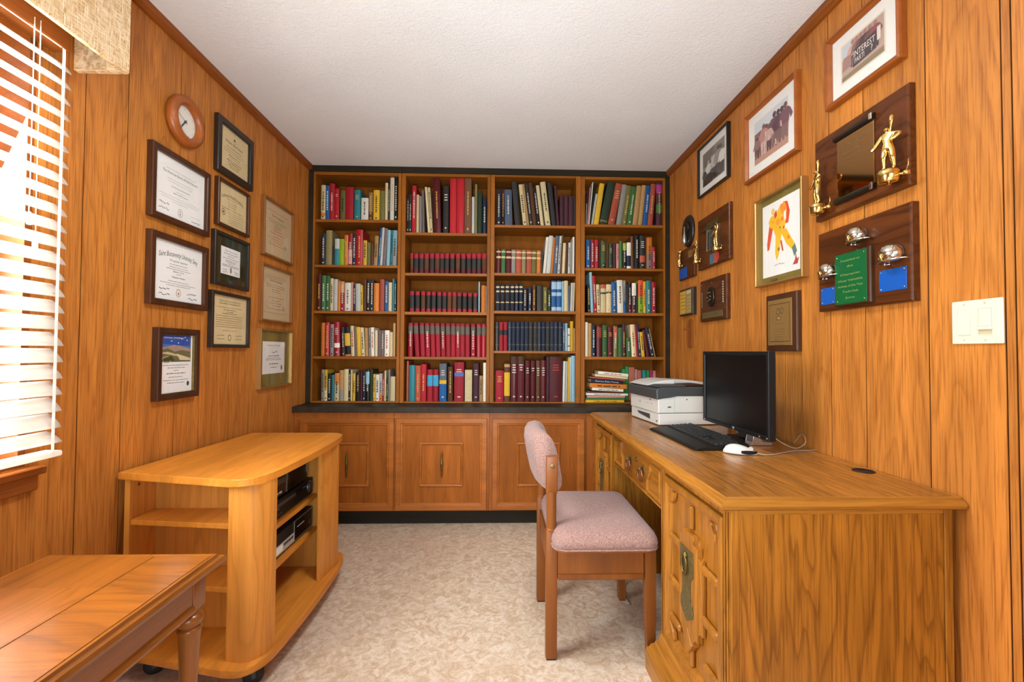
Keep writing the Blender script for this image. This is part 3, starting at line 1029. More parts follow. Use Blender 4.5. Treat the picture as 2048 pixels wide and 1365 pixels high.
# (u0, u1, top v, colour, sideways shift of the top, lettering, bands)
ROWS = [
 (0, 0, ZA, [(218, 264, 265, 'cream', 0, 'k', [(0.1, 0.2, 'orange')]), (266, 305, 270, 'blue', 0, 'w'), (308, 359, 250, 'red', 0, 'w'), (360, 408, 303, 'red', 0, 'W'), (420, 474, 320, 'olive', 0, 'k'),
   (478, 560, 288, 'crimson', 0, ''), (568, 632, 318, 'teal', 0, 'G'), (640, 715, 400, 'white', 0, 'k'), (718, 762, 342, 'brown', 0, 'g', [(0.3, 1.0, '#8a6a44')]), (768, 832, 318, 'yellow', 0, 'k'),
   (835, 887, 325, 'olive', 0, ''), (890, 918, 240, 'cream', 0, ''), (921, 941, 250, 'charcoal', 0, 'w'), (943, 985, 165, 'white', 0, 'g'), (988, 1022, 180, 'black', 0, 'w')]),
 (0, 1, ZA, [(218, 265, 770, 'navy', 0, 'w'), (268, 331, 740, 'khaki', 0, ''), (338, 357, 900, 'charcoal', 0, ''), (360, 408, 828, 'palegrey', 0, '', [(0.0, 0.62, 'teal')]), (410, 460, 832, 'lime', 0, ''),
   (463, 501, 790, 'orange', 0, 'g'), (503, 545, 775, 'crimson', 0, 'w', [(0.05, 0.5, 'pink')]), (548, 585, 785, 'navy', 0, 'w'), (588, 656, 735, 'red', 0, 'g'), (660, 698, 845, 'yellow', 0, 'k'),
   (700, 737, 870, 'olive', 0, ''), (740, 770, 880, 'brown', 0, ''), (773, 812, 800, 'tan', 10, 'k'), (816, 836, 715, 'blue', 30, 'w'), (838, 862, 712, 'palegrey', 30, ''), (865, 896, 718, 'mauve', 22, ''),
   (905, 940, 738, 'lightblue', 16, ''), (943, 968, 740, 'teal', 12, 'k'), (970, 1012, 742, 'lightblue', 6, 'k', [(0.0, 0.55, 'grey')])]),
 (0, 2, ZC, [(170, 206, -65, 'maroon', 0, 'g'), (213, 255, -45, 'green', 0, 'w'), (258, 298, -40, 'green', 0, 'w'), (301, 331, -15, 'cream', 0, 'k'), (335, 376, -6, 'palegrey', 0, ''), (379, 405, 17, 'orange', 0, ''),
   (408, 445, 18, 'crimson', 0, 'w', [(0.62, 1.0, 'tan')]), (449, 512, 30, 'white', 0, 'k'), (515, 533, 25, 'pink', 0, ''), (536, 560, 50, 'charcoal', -4, 'w'), (563, 612, 40, 'palegrey', -6, ''), (614, 636, 55, 'yellow', -12, 'k'),
   (640, 666, 0, 'brown', 0, ''), (669, 707, -2, 'black', 0, 'w'), (709, 740, 2, 'charcoal', 0, 'w'), (745, 798, 35, 'orange', 0, ''), (806, 850, -4, 'salmon', 0, ''), (855, 890, 14, 'blue', 0, 'w'),
   (893, 926, 28, 'cream', 0, ''), (930, 950, -10, 'teal', 0, ''), (952, 969, 0, 'navy', 0, 'w')]),
 (0, 3, ZC, [(212, 246, 435, 'orange', 0, ''), (249, 292, 432, 'red', 0, 'g'), (302, 336, 450, 'grey', 0, 'k'), (346, 402, 428, 'crimson', -10, 'W', [(0.25, 0.38, 'white')]), (424, 454, 480, 'charcoal', -12, 'w'), (458, 512, 478, 'black', -20, '', [(0.35, 0.78, 'yellow'), (0.0, 0.06, 'orange')]),
   (515, 550, 467, 'cream', -14, 'r'), (553, 574, 480, 'mauve', -12, ''), (578, 617, 480, 'yellow', -14, ''), (622, 656, 485, 'cream', -18, 'k'), (660, 690, 488, 'tan', -10, ''), (694, 716, 486, 'grey', -8, 'k'), (719, 750, 483, 'white', -8, 'r'),
   (756, 784, 512, 'cream', -2, ''), (787, 816, 512, 'mauve', 0, ''), (819, 847, 514, 'mauve', 0, 'w'), (852, 900, 512, 'white', 0, 'r'), (903, 935, 530, 'cream', 0, ''), (938, 962, 440, 'tan', 0, '')]),
 (0, 4, ZC, [(212, 240, 910, 'grey', 0, 'k'), (243, 273, 910, 'yellow', 0, 'k', [(0.0, 0.4, 'cream')]), (278, 311, 950, 'black', 0, 'w'), (315, 343, 962, 'teal', 0, ''), (346, 392, 948, 'cream', 0, 'k', [(0.6, 0.98, 'orange')]), (396, 438, 915, 'tan', 0, '', [(0.05, 0.35, 'grey')]),
   (441, 486, 905, 'cream', 0, ''), (489, 507, 908, 'black', 0, 'w'), (509, 524, 910, 'cream', 0, ''), (527, 556, 950, 'yellow', 0, 'k'), (563, 604, 935, 'black', 0, 'g'), (607, 626, 930, 'maroon', 0, ''), (630, 658, 920, 'navy', 0, 'w'), (662, 699, 915, 'black', 0, 'w', [(0.55, 0.95, 'lightblue')]),
   (702, 732, 908, 'darkgreen', 0, ''), (736, 760, 955, 'yellow', 0, 'k'), (763, 798, 960, 'white', 0, 'k'), (801, 828, 950, 'palegrey', 0, 'k', [(0.0, 0.25, 'orange')]), (831, 847, 975, 'red', 0, 'w'), (850, 866, 920, 'cream', 0, ''), (869, 889, 1000, 'darkgreen', 0, 'g'), (891, 908, 910, 'grey', 0, ''), (911, 960, 980, 'cream', 0, '')]),
 (1, 0, ZA, [(1120, 1141, 362, 'black', 0, 'w'), (1144, 1168, 358, 'charcoal', 0, 'w'), (1172, 1216, 270, 'red', 0, 'w'), (1220, 1246, 365, 'cream', 0, ''), (1252, 1278, 380, 'grey', -4, ''), (1284, 1308, 320, 'mauve', -14, ''), (1342, 1366, 285, 'cream', -38, ''), (1368, 1394, 290, 'cream', -34, 'k'), (1408, 1482, 193, 'maroon', -20, 'g'),
   (1500, 1558, 273, 'charcoal', 0, 'W'), (1572, 1640, 197, 'red', 0, ''), (1644, 1722, 197, 'red', 0, ''), (1726, 1798, 197, 'brown', 0, 'g', [(0.0, 1.0, '#6f4a32')]), (1803, 1830, 388, 'palegrey', 0, ''), (1834, 1858, 255, 'khaki', 0, ''), (1862, 1908, 335, 'darkgreen', 0, ''), (1915, 1958, 400, 'navy', 0, 'w')]),
 (1, 1, ZA, 'setA'), (1, 2, ZC, 'setB'), (1, 3, ZC, 'setC'),
 (1, 4, ZC, [(1074, 1094, 820, 'salmon', 0, ''), (1100, 1160, 865, 'teal', 0, ''), (1164, 1216, 868, 'salmon', 0, 'g'), (1219, 1274, 855, 'red', 0, 'g'), (1284, 1339, 908, 'crimson', 0, '', [(0.48, 0.82, '#3f9ac0')]), (1343, 1398, 908, 'crimson', 0, '', [(0.48, 0.82, '#3f9ac0')]), (1407, 1479, 848, 'blue', 0, 'W', [(0.56, 1.0, '#5b6168'), (0.46, 0.56, 'yellow')]),
   (1492, 1543, 880, 'brown', 0, 'g'), (1557, 1655, 835, 'crimson', 0, 'W', [(0.64, 0.73, '#4a6fae')]), (1665, 1738, 912, 'cream', 0, 'G'), (1748, 1808, 845, 'plum', 0, 'W'), (1813, 1846, 972, 'tan', 0, 'k'), (1850, 1880, 840, 'white', 0, '')]),
 (2, 0, ZB, [(122, 166, 305, 'navy', 0, 'w'), (178, 200, 310, 'maroon', 0, 'g', [(0.0, 0.45, 'black')]), (208, 286, 315, 'steel', -8, 'w'), (315, 370, 232, 'charcoal', -40, ''), (402, 440, 262, 'cream', -52, 'k'), (443, 466, 255, 'tan', -56, ''), (470, 502, 245, 'charcoal', -54, 'w'), (505, 545, 245, 'brown', -52, ''), (550, 582, 285, 'black', -50, 'w'), (586, 620, 270, 'cream', -54, ''), (636, 690, 235, 'cream', -58, 'k'),
   (702, 750, 240, 'charcoal', -52, ''), (756, 782, 268, 'plum', -32, ''), (788, 830, 375, 'plum', -4, ''), (834, 875, 380, 'plum', -3, ''), (879, 928, 380, 'plum', 0, ''), (932, 956, 385, 'charcoal', 0, '')]),
 (2, 1, ZB, 'setD'),
 (2, 2, ZD, [(110, 146, 45, 'navy', 0, '', NG), (158, 194, 45, 'navy', 0, '', NG), (206, 244, 45, 'navy', 0, '', NG), (258, 294, 45, 'navy', 0, '', NG), (304, 336, 45, 'navy', 0, '', NG), (346, 380, 45, 'navy', 0, '', NG), (388, 420, 82, 'navy', 0, 'w'), (438, 470, 82, 'navy', 0, 'w'), (482, 512, 50, 'brown', 0, 'g'), (524, 584, 62, 'charcoal', 0, ''), (588, 628, 75, 'olive', 0, 'g'), (634, 664, 105, 'darkgreen', 0, 'w'),
   (672, 722, 10, 'blue', 0, '', [(0.72, 0.96, '#9db6cc'), (0.5, 0.62, '#9db6cc'), (0.02, 0.14, '#9db6cc')]), (725, 774, 10, 'blue', 0, '', [(0.72, 0.96, '#9db6cc'), (0.5, 0.62, '#9db6cc'), (0.02, 0.14, '#9db6cc')]), (777, 796, 15, 'lightblue', 0, ''), (799, 838, 10, 'cream', 0, ''), (841, 856, 60, 'steel', 3, ''), (860, 884, 32, 'palegrey', 10, ''), (887, 900, 30, 'cream', 10, '')]),
 (2, 3, ZD, 'setE'),
 (2, 4, ZD, [(106, 186, 920, 'crimson', 0, 'G'), (192, 250, 845, 'brown', 0, '', [(0.15, 0.76, 'yellow'), (0.9, 0.97, 'tan')]), (258, 326, 775, 'maroon', 0, 'W', [(0.83, 1.0, '#4a2c1c')]), (329, 396, 775, 'maroon', 0, 'W', [(0.83, 1.0, '#4a2c1c')]), (405, 452, 818, 'maroon', 0, 'W'), (460, 506, 818, 'maroon', 0, 'W'), (513, 558, 818, 'brown', 0, 'W'), (562, 614, 815, 'maroon', 0, 'W'), (620, 650, 780, 'plum', 0, ''), (653, 778, 778, 'maroon', 0, 'R'),
   (784, 806, 825, 'white', 8, ''), (810, 830, 825, 'palegrey', 8, ''), (834, 850, 785, 'yellow', 8, ''), (854, 868, 785, 'palegrey', 6, ''), (872, 914, 770, 'lightblue', 0, '')]),
 (3, 0, ZB, [(1058, 1068, 460, 'grey', 6, ''), (1072, 1084, 290, 'pink', 28, ''), (1086, 1096, 235, 'white', 42, ''), (1098, 1112, 250, 'black', 46, ''), (1114, 1136, 355, 'palegrey', 50, ''), (1140, 1192, 252, 'yellow', 64, ''), (1198, 1280, 242, 'darkgreen', 92, '', [(0.06, 0.1, 'olive')]), (1290, 1358, 255, 'salmon', 96, 'G'), (1376, 1430, 265, 'grey', 104, ''), (1434, 1482, 275, 'olive', 104, 'g'), (1488, 1542, 285, 'green', 84, 'w'), (1548, 1600, 275, 'tan', 88, ''), (1604, 1648, 270, 'tan', 82, ''), (1654, 1704, 275, 'blue', 76, 'w'), (1708, 1760, 255, 'salmon', 70, 'g'), (1798, 1862, 240, 'plum', 10, 'g', [(0.3, 0.5, 'green'), (0.75, 0.95, '#a03a78')])]),
 (3, 1, ZB, [(1062, 1106, 840, 'blue', 0, 'w'), (1112, 1146, 840, 'crimson', 0, 'w'), (1152, 1192, 840, 'red', 0, 'w'), (1200, 1212, 860, 'charcoal', 0, ''), (1215, 1268, 850, 'darkgreen', 0, 'G', [(0.2, 0.95, '#44542a')]), (1274, 1298, 880, 'brown', 0, ''), (1302, 1342, 882, 'darkgreen', 0, 'G'), (1346, 1376, 882, 'plum', 0, ''), (1380, 1408, 880, 'pink', 0, 'r'), (1411, 1442, 855, 'green', 0, ''), (1448, 1484, 875, 'black', 0, 'w', [(0.72, 1.0, 'lime')]),
   (1488, 1532, 870, 'navy', 0, '', [(0.5, 1.0, 'white'), (0.0, 0.1, 'white')]), (1535, 1566, 805, 'brown', -8, ''), (1572, 1618, 795, 'black', 0, 'w'), (1626, 1682, 795, 'charcoal', 0, 'W', [(0.2, 0.4, 'salmon')]), (1700, 1756, 818, 'orange', 0, 'k', [(0.0, 0.5, 'mauve')]), (1760, 1790, 915, 'crimson', 0, 'w')]),
 (3, 2, ZD, [(1040, 1066, 50, 'black', -6, 'g'), (1072, 1098, -85, 'lightblue', -30, ''), (1102, 1132, -38, 'red', -26, 'w'), (1136, 1168, 48, 'cream', -12, 'k'), (1170, 1222, 48, 'cream', 0, '', [(0.86, 1.0, 'salmon'), (0.66, 0.72, 'charcoal')]), (1225, 1276, 48, 'cream', 0, 'G', [(0.68, 0.74, 'charcoal')]), (1280, 1334, 25, 'blue', -6, 'w'), (1340, 1398, 5, 'white', -8, 'k'), (1402, 1426, 8, 'grey', -4, 'k', [(0.0, 0.35, 'blue')]), (1430, 1450, 40, 'charcoal', 0, ''), (1453, 1480, 22, 'maroon', 0, 'w', [(0.4, 0.95, 'black')]),
   (1486, 1528, 35, 'plum', 0, 'w', [(0.58, 1.0, 'white')]), (1531, 1547, 40, 'charcoal', 0, ''), (1549, 1600, 5, 'lime', 0, 'k', [(0.5, 1.0, '#d4502a')]), (1603, 1628, 18, 'yellow', 0, 'k'), (1632, 1678, 10, 'teal', 0, 'w'), (1684, 1728, 22, 'crimson', 0, 'w')]),
 (3, 3, ZD, [(1014, 1040, 430, 'white', 0, ''), (1044, 1076, 440, 'tan', 0, ''), (1080, 1116, 458, 'navy', 0, 'w'), (1128, 1180, 468, 'maroon', 0, '', [(0.62, 0.95, '#8c3a2c')]), (1188, 1236, 460, 'green', 0, 'G'), (1242, 1290, 480, 'maroon', 0, 'G'), (1298, 1340, 470, 'olive', 0, 'w', [(0.62, 0.95, 'salmon')]), (1348, 1388, 485, 'green', 0, ''), (1391, 1422, 450, 'plum', -4, 'g'), (1432, 1478, 585, 'green', -6, 'w'), (1484, 1530, 455, 'cream', -46, 'r'), (1533, 1552, 455, 'crimson', -46, ''),
   (1555, 1580, 450, 'navy', -48, 'w'), (1584, 1618, 530, 'yellow', -54, 'k'), (1636, 1668, 510, 'maroon', -66, ''), (1680, 1714, 490, 'navy', -82, 'w'), (1718, 1726, 500, 'tan', -70, '')]),
]


def set_rows(code):
    if code == 'setA':
        xs = [1172, 1218, 1273, 1328, 1384, 1439, 1489, 1542, 1599, 1657, 1714, 1772, 1826, 1879, 1935]
        return [(x - (15 if i == 0 else 23), x + (15 if i == 0 else 23), 980, ('brown' if i in (0, 3, 5, 9, 14) else 'charcoal'), 0, '', RT) for i, x in enumerate(xs)]
    if code == 'setB':
        xs = [1130, 1187, 1243, 1297, 1350, 1407, 1458, 1510, 1560, 1611, 1664, 1718, 1772]
        return [(x - 21, x + 21, 112 + i * 1.5, ('brown' if i in (2, 7, 8) else 'charcoal'), 0, '', RB) for i, x in enumerate(xs)] + [(1803, 1817, 20, 'lightblue', 0, ''), (1832, 1872, 57, 'orange', 0, ''), (1875, 1889, 65, 'grey', 0, '')]
    if code == 'setC':
        b = [1115, 1187, 1242, 1294, 1346, 1398, 1449, 1500, 1548, 1597, 1644, 1694, 1750, 1806, 1856]
        t = [1115, 1166, 1226, 1281, 1332, 1384, 1438, 1492, 1544, 1593, 1640, 1691, 1748, 1806, 1856]
        return [(x - 22, x + 22, 435 + i, 'crimson', tt - x, 'w' if i % 3 == 0 else '', GB) for i, (x, tt) in enumerate(zip(b, t))]
    if code == 'setD':
        cs = ['maroon', 'green', 'maroon', 'grey', 'salmon', 'khaki', 'salmon', 'olive', 'orange']
        xs = [(118, 165), (170, 212), (220, 273), (276, 320), (324, 380), (384, 428), (434, 488), (490, 537), (542, 584)]
        out = [(a, b, 938 + 2 * i, c, 2, '', OLD('#d0b890')) for i, ((a, b), c) in enumerate(zip(xs, cs))]
        return out + [(588, 604, 945, 'charcoal', 6, ''), (607, 636, 812, 'white', 46, ''), (640, 684, 800, 'palegrey', 48, ''), (688, 712, 815, 'orange', 52, ''), (715, 758, 800, 'steel', 54, 'w'), (761, 784, 800, 'palegrey', 48, 'k'), (787, 804, 790, 'brown', 44, ''),
                      (807, 836, 875, 'cream', 24, ''), (839, 862, 905, 'brown', 10, ''), (870, 892, 870, 'palegrey', 18, 'k'), (895, 914, 860, 'grey', 16, ''), (917, 936, 810, 'white', 8, ''), (939, 955, 900, 'plum', 0, '')]
    if code == 'setE':
        xs = [120, 162, 206, 250, 290, 333, 377, 420, 463, 508, 550, 592, 635, 678, 720, 763]
        out = [(x - 19, x + 19, 428, ('crimson' if i in (1, 2) else ('charcoal' if i in (0, 8, 9, 12) else 'navy')), 0, '', [(0.55, 0.72, '#2b2a2c')] if i in (1, 2) else [(0.2, 0.22, '#6a6450'), (0.8, 0.82, '#6a6450')]) for i, x in enumerate(xs)]
        return out + [(788, 808, 440, 'steel', 0, 'w'), (811, 834, 440, 'lightblue', 0, 'w'), (837, 860, 490, 'white', 0, '', [(0.2, 0.24, 'charcoal'), (0.68, 0.72, 'charcoal')]), (863, 893, 420, 'yellow', 0, ''), (896, 920, 490, 'tan', 0, '')]


SHELFTXT = ['top shelf', 'second shelf', 'third shelf', 'fourth shelf', 'bottom shelf']
BR = random.Random(11)
for bay, row, ZF, data in ROWS:
    if isinstance(data, str):
        data = set_rows(data)
    zs = shelf_z[bay][row]
    group = 'books on the %s of the %s bookcase' % (SHELFTXT[row], POS[bay])
    cols = [e[3] for e in data]
    yf = BY + 0.022
    ia, ib = BAYS[bay]['X']
    geo = []
    for i, e in enumerate(data):
        u0, u1, vt, color, shift, deco = e[:6]
        pyb = BAYS[bay]['sh'][row][0] - 1
        x0, x1 = on(1, yf, ZF(u0, 0)[0], pyb).x, on(1, yf, ZF(u1, 0)[0], pyb).x
        per_u = (x1 - x0) / (u1 - u0)
        x0, x1 = max(x0, ia + 0.001), min(x1, ib - 0.0015)
        if geo: x0 = max(x0, geo[-1][1] + 0.0004)
        pt = ZF((u0 + u1) / 2, vt)
        h = max(0.10, on(1, yf, pt[0], pt[1]).z - zs)
        geo.append([x0, x1, shift * per_u / h, h])
    n = len(geo)
    for g in geo:                    # no book leans through the side panels
        g[2] = min(g[2], (ib - 0.0015 - g[1]) / g[3]) if g[2] > 0 else max(g[2], (ia + 0.001 - g[0]) / g[3])
    for _ in range(8):               # neighbours lean on, not through, each other
        for i in range(n - 1, 0, -1):
            p, q = geo[i - 1], geo[i]
            lim = q[2] + (q[0] - p[1] - 0.0003) / min(p[3], q[3])
            if p[2] > lim:
                if p[2] > 0: p[2] = lim
                else: q[2] += p[2] - lim
    roof = (shelf_roof[bay] if row == 0 else shelf_z[bay][row - 1] - 0.022)
    for i, e in enumerate(data):
        u0, u1, vt, color, shift, deco = e[:6]
        bands = e[6] if len(e) > 6 else []
        x0, x1, sl, h = geo[i]
        th = math.atan(sl)
        w = max(0.003, (x1 - x0 - 0.0006) * math.cos(th))
        h = min(h, roof - zs - 0.004 - w * abs(math.sin(th)))
        hl = h / math.cos(th)
        c = C(PAL[color])
        k = BR.uniform(0.72, 0.98)
        c = tuple(min(1, v * k) for v in c[:3]) + (1,)
        depth = min(0.195, max(0.12, hl * BR.uniform(0.62, 0.74)))
        b = make_book(w, hl, depth, c, deco, bands, soft=w < 0.014, gloss=BR.random() < 0.25, r=BR)
        b.location = ((x0 + x1) / 2, yf + BR.uniform(0.0, 0.006), zs + 0.0006 + abs(math.sin(th)) * w / 2)
        b.rotation_euler = (0, th, 0)
        size = 'tall ' if h > 0.255 else ('short ' if h < 0.165 else '')
        lean = ' leaning' if abs(th) > 0.10 else ''
        word = WORD.get(color, color)
        extra = ''
        if deco and not bands: extra = ' with %s lettering' % INKWORD[deco.lower()]
        elif bands: extra = ' with a banded spine'
        same = [j for j in range(len(data)) if cols[j] == color]
        where = 'the %s %s book' % (ORD[same.index(i)], word) if len(same) > 1 else ''
        if len(same) == 1:
            lab = '%s%s book%s, the only %s one on %s of %s bookcase' % (size, word, extra, word, SHELFTXT[row], POS[bay])
        else:
            lab = '%s%s book%s, %s from left on %s, %s bookcase' % (size, word, lean if lean else extra.replace(' with a banded spine', ' with banded spine'), ORD[i], SHELFTXT[row], POS[bay])
        if len(lab.split()) > 16: lab = lab.replace(' lettering', ' title').replace(', the only', ', only')
        if len(lab.split()) > 16: lab = lab.replace(size, '', 1)
        if len(lab.split()) > 16: lab = lab.replace(extra, '', 1)
        tag(b, lab, 'book', group)

# the lying stack and the small upright books behind the printer, on the bottom shelf by the right wall
zs = shelf_z[3][4]
stack = [('yellow', 1018, 1408, 0, 'green', 23), ('green', 1022, 1412, 0, '', 22), ('pink', 1034, 1420, 0, '', 20), ('white', 1024, 1448, 0.012, '', 20), ('brown', 1058, 1398, 0.02, '', 16), ('white', 1082, 1400, 0.05, '', 26),
         ('orange', 1062, 1436, 0.04, '', 44), ('navy', 1070, 1400, 0.06, 'w', 36), ('salmon', 1066, 1420, 0.075, '', 14), ('cream', 1112, 1446, 0.085, '', 24), ('white', 1144, 1450, 0.09, 'r', 28)]
zz = zs + 0.001
yf = BY + 0.012
last = 0.0
stack_w = ['yellow', 'green', 'pink', 'thick white', 'thin brown', 'loose white', 'orange', 'navy', 'thin salmon', 'cream', 'white']
for i, (color, u0, u1, tilt, deco, dv) in enumerate(stack):
    x0, x1 = on(1, yf, ZD(u0, 0)[0], 790).x, on(1, yf, ZD(u1, 0)[0], 790).x
    L = x1 - x0
    t = max(0.003, dv / 5.056 / 900 * BY)
    c = C(PAL[color])
    mb = MB()
    tt = min(0.0014, t * 0.2)
    dp = 0.125
    mb.box(-L / 2, L / 2, 0, dp, 0, tt)
    mb.box(-L / 2, L / 2, 0, dp, t - tt, t)
    mb.box(-L / 2, L / 2, 0, 0.0014, tt, t - tt)
    o = mb.build('book', M['tint_gloss'], None, color=c)
    MB().box(-L / 2 + 0.001, L / 2 - 0.001, 0.0018, dp - 0.002, tt, t - tt).build('pages', M['page'], o)
    if deco or i in (3, 5, 10, 6):
        me = Print(0.0)
        body = 'Express Baby Money' if color == 'navy' else None
        if body:
            me.text(body, 0, t * 0.28, t * 0.62, INK['w'], width=L * 0.72)
        else:
            me.line(-L * 0.3, L * 0.32, t * 0.3, t * 0.35, INK['r'] if i == 10 else INK['k'], BR)
        p = me.build('title', o)
        p.rotation_euler = (PI / 2, 0, 0)
        p.location = (0, -0.0003, 0)
    zz += abs(math.sin(tilt) - math.sin(last)) * 0.27 / 2
    o.location = ((x0 + x1) / 2, yf + BR.uniform(0, 0.01), zz)
    o.rotation_euler = (0, tilt, 0)
    zz += t + 0.0006
    last = tilt
    tag(o, '%s book lying flat, %s from the bottom of the stack beside the printer' % (stack_w[i], ORD[i]), 'book', 'books lying in a stack by the printer')
smalls = [('green', 1385, 1418, 905), ('green', 1420, 1452, 878), ('salmon', 1455, 1510, 885), ('pink', 1515, 1538, 905), ('salmon', 1541, 1580, 915), ('teal', 1590, 1626, 915), ('green', 1632, 1662, 915), ('crimson', 1668, 1696, 912), ('pink', 1699, 1726, 920)]
yf = BY + 0.156
for i, (color, u0, u1, v) in enumerate(smalls):
    x0, x1 = on(1, yf, ZD(u0, 0)[0], 760).x, on(1, yf, ZD(u1, 0)[0], 760).x
    top = on(1, yf, *ZD((u0 + u1) / 2, v)).z
    b = make_book(x1 - x0 - 0.0006, top - zs - 0.001, 0.078, C(dict(green='#3f9a5a', salmon='#cf7a60', pink='#d69a94', teal='#3f9aa0', crimson='#b8405a')[color]), '', [], True, False, BR)
    b.location = ((x0 + x1) / 2, yf, zs + 0.0008)
    tag(b, 'small %s paperback upright behind the printer, %s from the lying stack' % (WORD.get(color, color), ORD[i]), 'book', 'small upright books behind the printer')
# ------------------------------------------------------------------ television stand
tv = thing('television_stand', 'light wooden television stand with rounded front corners by the left wall', 'stand', (0, 0, 0))


def arc3(p0, c, p1, n=8):
    out = []
    for i in range(n + 1):
        t = i / n
        out.append(tuple((1 - t) ** 2 * a + 2 * t * (1 - t) * b + t * t * d for a, b, d in zip(p0, c, p1)))
    return out


def stand_outline(d=0.0):
    pts = [(-1.315, 1.612), (-0.885, 1.519 - d)]
    pts += arc3((-0.85, 1.517 - d), (-0.80 + d, 1.522 - d), (-0.782 + d, 1.605), 7)
    pts += arc3((-0.776 + d, 1.66), (-0.756 + d, 1.96), (-0.772 + d, 2.22), 8)
    pts += arc3((-0.779 + d, 2.275), (-0.790 + d, 2.372 + d), (-0.86, 2.374 + d), 7)
    pts += [(-1.265, 2.372)]
    return pts


o = MB().prism(stand_outline(), 'Z', 0.694, 0.720, 0.003, 2).build('top_board', M['tv_y'], tv)
o = MB().prism(stand_outline(0.012), 'Z', 0.082, 0.108, 0.003, 2).build('base_board', M['tv_y'], tv)
shade_smooth_by_angle(o)
colp = [(-0.905, 1.556)] + arc3((-0.880, 1.548), (-0.806, 1.530), (-0.785, 1.600), 8) + [(-0.784, 1.64), (-0.800, 1.64)] + arc3((-0.801, 1.605), (-0.815, 1.556), (-0.880, 1.566), 6) + [(-0.905, 1.574)]
shade_smooth_by_angle(MB().prism(colp, 'Z', 0.1085, 0.6935).build('corner_column', M['tv_z'], tv))
colq = [(-0.812, 2.075), (-0.797, 2.075)] + arc3((-0.779, 2.235), (-0.788, 2.325), (-0.86, 2.340), 8) + [(-0.90, 2.343), (-0.90, 2.325)] + arc3((-0.86, 2.322), (-0.806, 2.310), (-0.797, 2.235), 6)
shade_smooth_by_angle(MB().prism(colq, 'Z', 0.1085, 0.6935).build('corner_column', M['tv_z'], tv))
MB().box(-1.300, -1.282, 1.622, 2.345, 0.1085, 0.6935).build('back_panel', M['tv_z'], tv)
MB().box(-1.281, -0.885, 1.742, 1.757, 0.1085, 0.6935).build('divider', M['tv_z'], tv)
MB().box(-1.281, -0.835, 2.215, 2.230, 0.1085, 0.6935).build('divider', M['tv_z'], tv)
MB().lathe([(0, 0), (0.006, 0), (0.006, 0.001), (0, 0.001)], (-1.2815, 1.66, 0.665), axis='X', n=12).build('screw_cap', M['copper'], tv)
for z in (0.533, 0.318):
    MB().prism([(-1.281, 1.626), (-0.906, 1.580), (-0.906, 1.741), (-1.281, 1.741)], 'Z', z, z + 0.018, 0.001).build('side_shelf', M['tv_y'], tv)
for z in (0.440, 0.283):
    MB().box(-1.281, -0.868, 1.7575, 2.2145, z, z + 0.019, 0.001).build('shelf', M['tv_y'], tv)
for x, y in ((-0.835, 1.60), (-1.21, 1.66), (-0.86, 2.28), (-1.21, 2.30)):
    c = MB().lathe([(0.0, -0.014), (0.028, -0.014), (0.033, -0.009), (0.033, 0.009), (0.028, 0.014), (0.0, 0.014)], (0, 0, 0), axis='Y', n=18).build('caster', M['rubber'], tv, True)
    c.location = (x, y, 0.033)
    c.rotation_euler = (0, 0, 0.5)
    MB().box(-0.006, 0.006, -0.02, -0.015, -0.006, 0.048).box(-0.006, 0.006, 0.015, 0.02, -0.006, 0.048).box(-0.02, 0.02, -0.02, 0.02, 0.040, 0.0489).build('caster_fork', M['charcoal'], c)


# three players on the stand's shelves (faces towards the room, local x along the face, -y forward)
def player(name, label, w, d, h, x, y, z, rz=PI / 2):
    return thing(name, label, 'player', (x, y, z), rz)


p = player('disc_player', 'black disc player with a round jog dial, on the upper shelf of the television stand', .42, .3, .072, -0.885, 1.985, 0.4592)
MB().box(-0.215, 0.215, 0.012, 0.30, 0.008, 0.080, 0.002).build('body', M['black_plastic'], p)
MB().box(-0.215, 0.215, 0.0, 0.0118, 0.007, 0.081, 0.003).build('front_panel', M['black_plastic'], p)
MB().box(-0.19, 0.03, -0.0015, 0.0, 0.050, 0.066, 0.0006).build('disc_tray', M['charcoal'], p)
MB().box(-0.20, -0.12, -0.003, 0.0, 0.044, 0.047).build('trim_line', M['chrome'], p)
MB().box(0.03, 0.10, -0.001, 0.0, 0.052, 0.068).build('display', M['screen'], p)
MB().lathe([(0.0, -0.010), (0.016, -0.010), (0.020, -0.008), (0.020, 0), (0, 0)], (0.175, 0, 0.048), axis='Y', n=20).build('jog_dial', M['charcoal'], p, True)
mb = MB()
mb.lathe([(0.0215, -0.002), (0.024, -0.003), (0.026, -0.002), (0.026, 0.0), (0.0215, 0.0)], (0.175, 0, 0.048), axis='Y', n=24, cap=False)
mb.build('dial_ring', M['chrome'], p, True)
for k in range(5):
    MB().lathe([(0, -0.003), (0.004, -0.003), (0.005, 0), (0, 0)], (-0.19 + 0.022 * k, 0, 0.022), axis='Y', n=10).build('button', M['chrome'] if k < 3 else M['charcoal'], p)
for k in range(3):
    MB().box(0.105 + 0.014 * k, 0.115 + 0.014 * k, -0.002, 0, 0.058, 0.064).build('button', M['charcoal'], p)
for x in (-0.18, 0.18):
    MB().lathe([(0, 0), (0.012, 0), (0.012, 0.008), (0, 0.008)], (x, 0.05, 0), n=10).lathe([(0, 0), (0.012, 0), (0.012, 0.008), (0, 0.008)], (x, 0.26, 0), n=10).build('foot', M['rubber'], p)

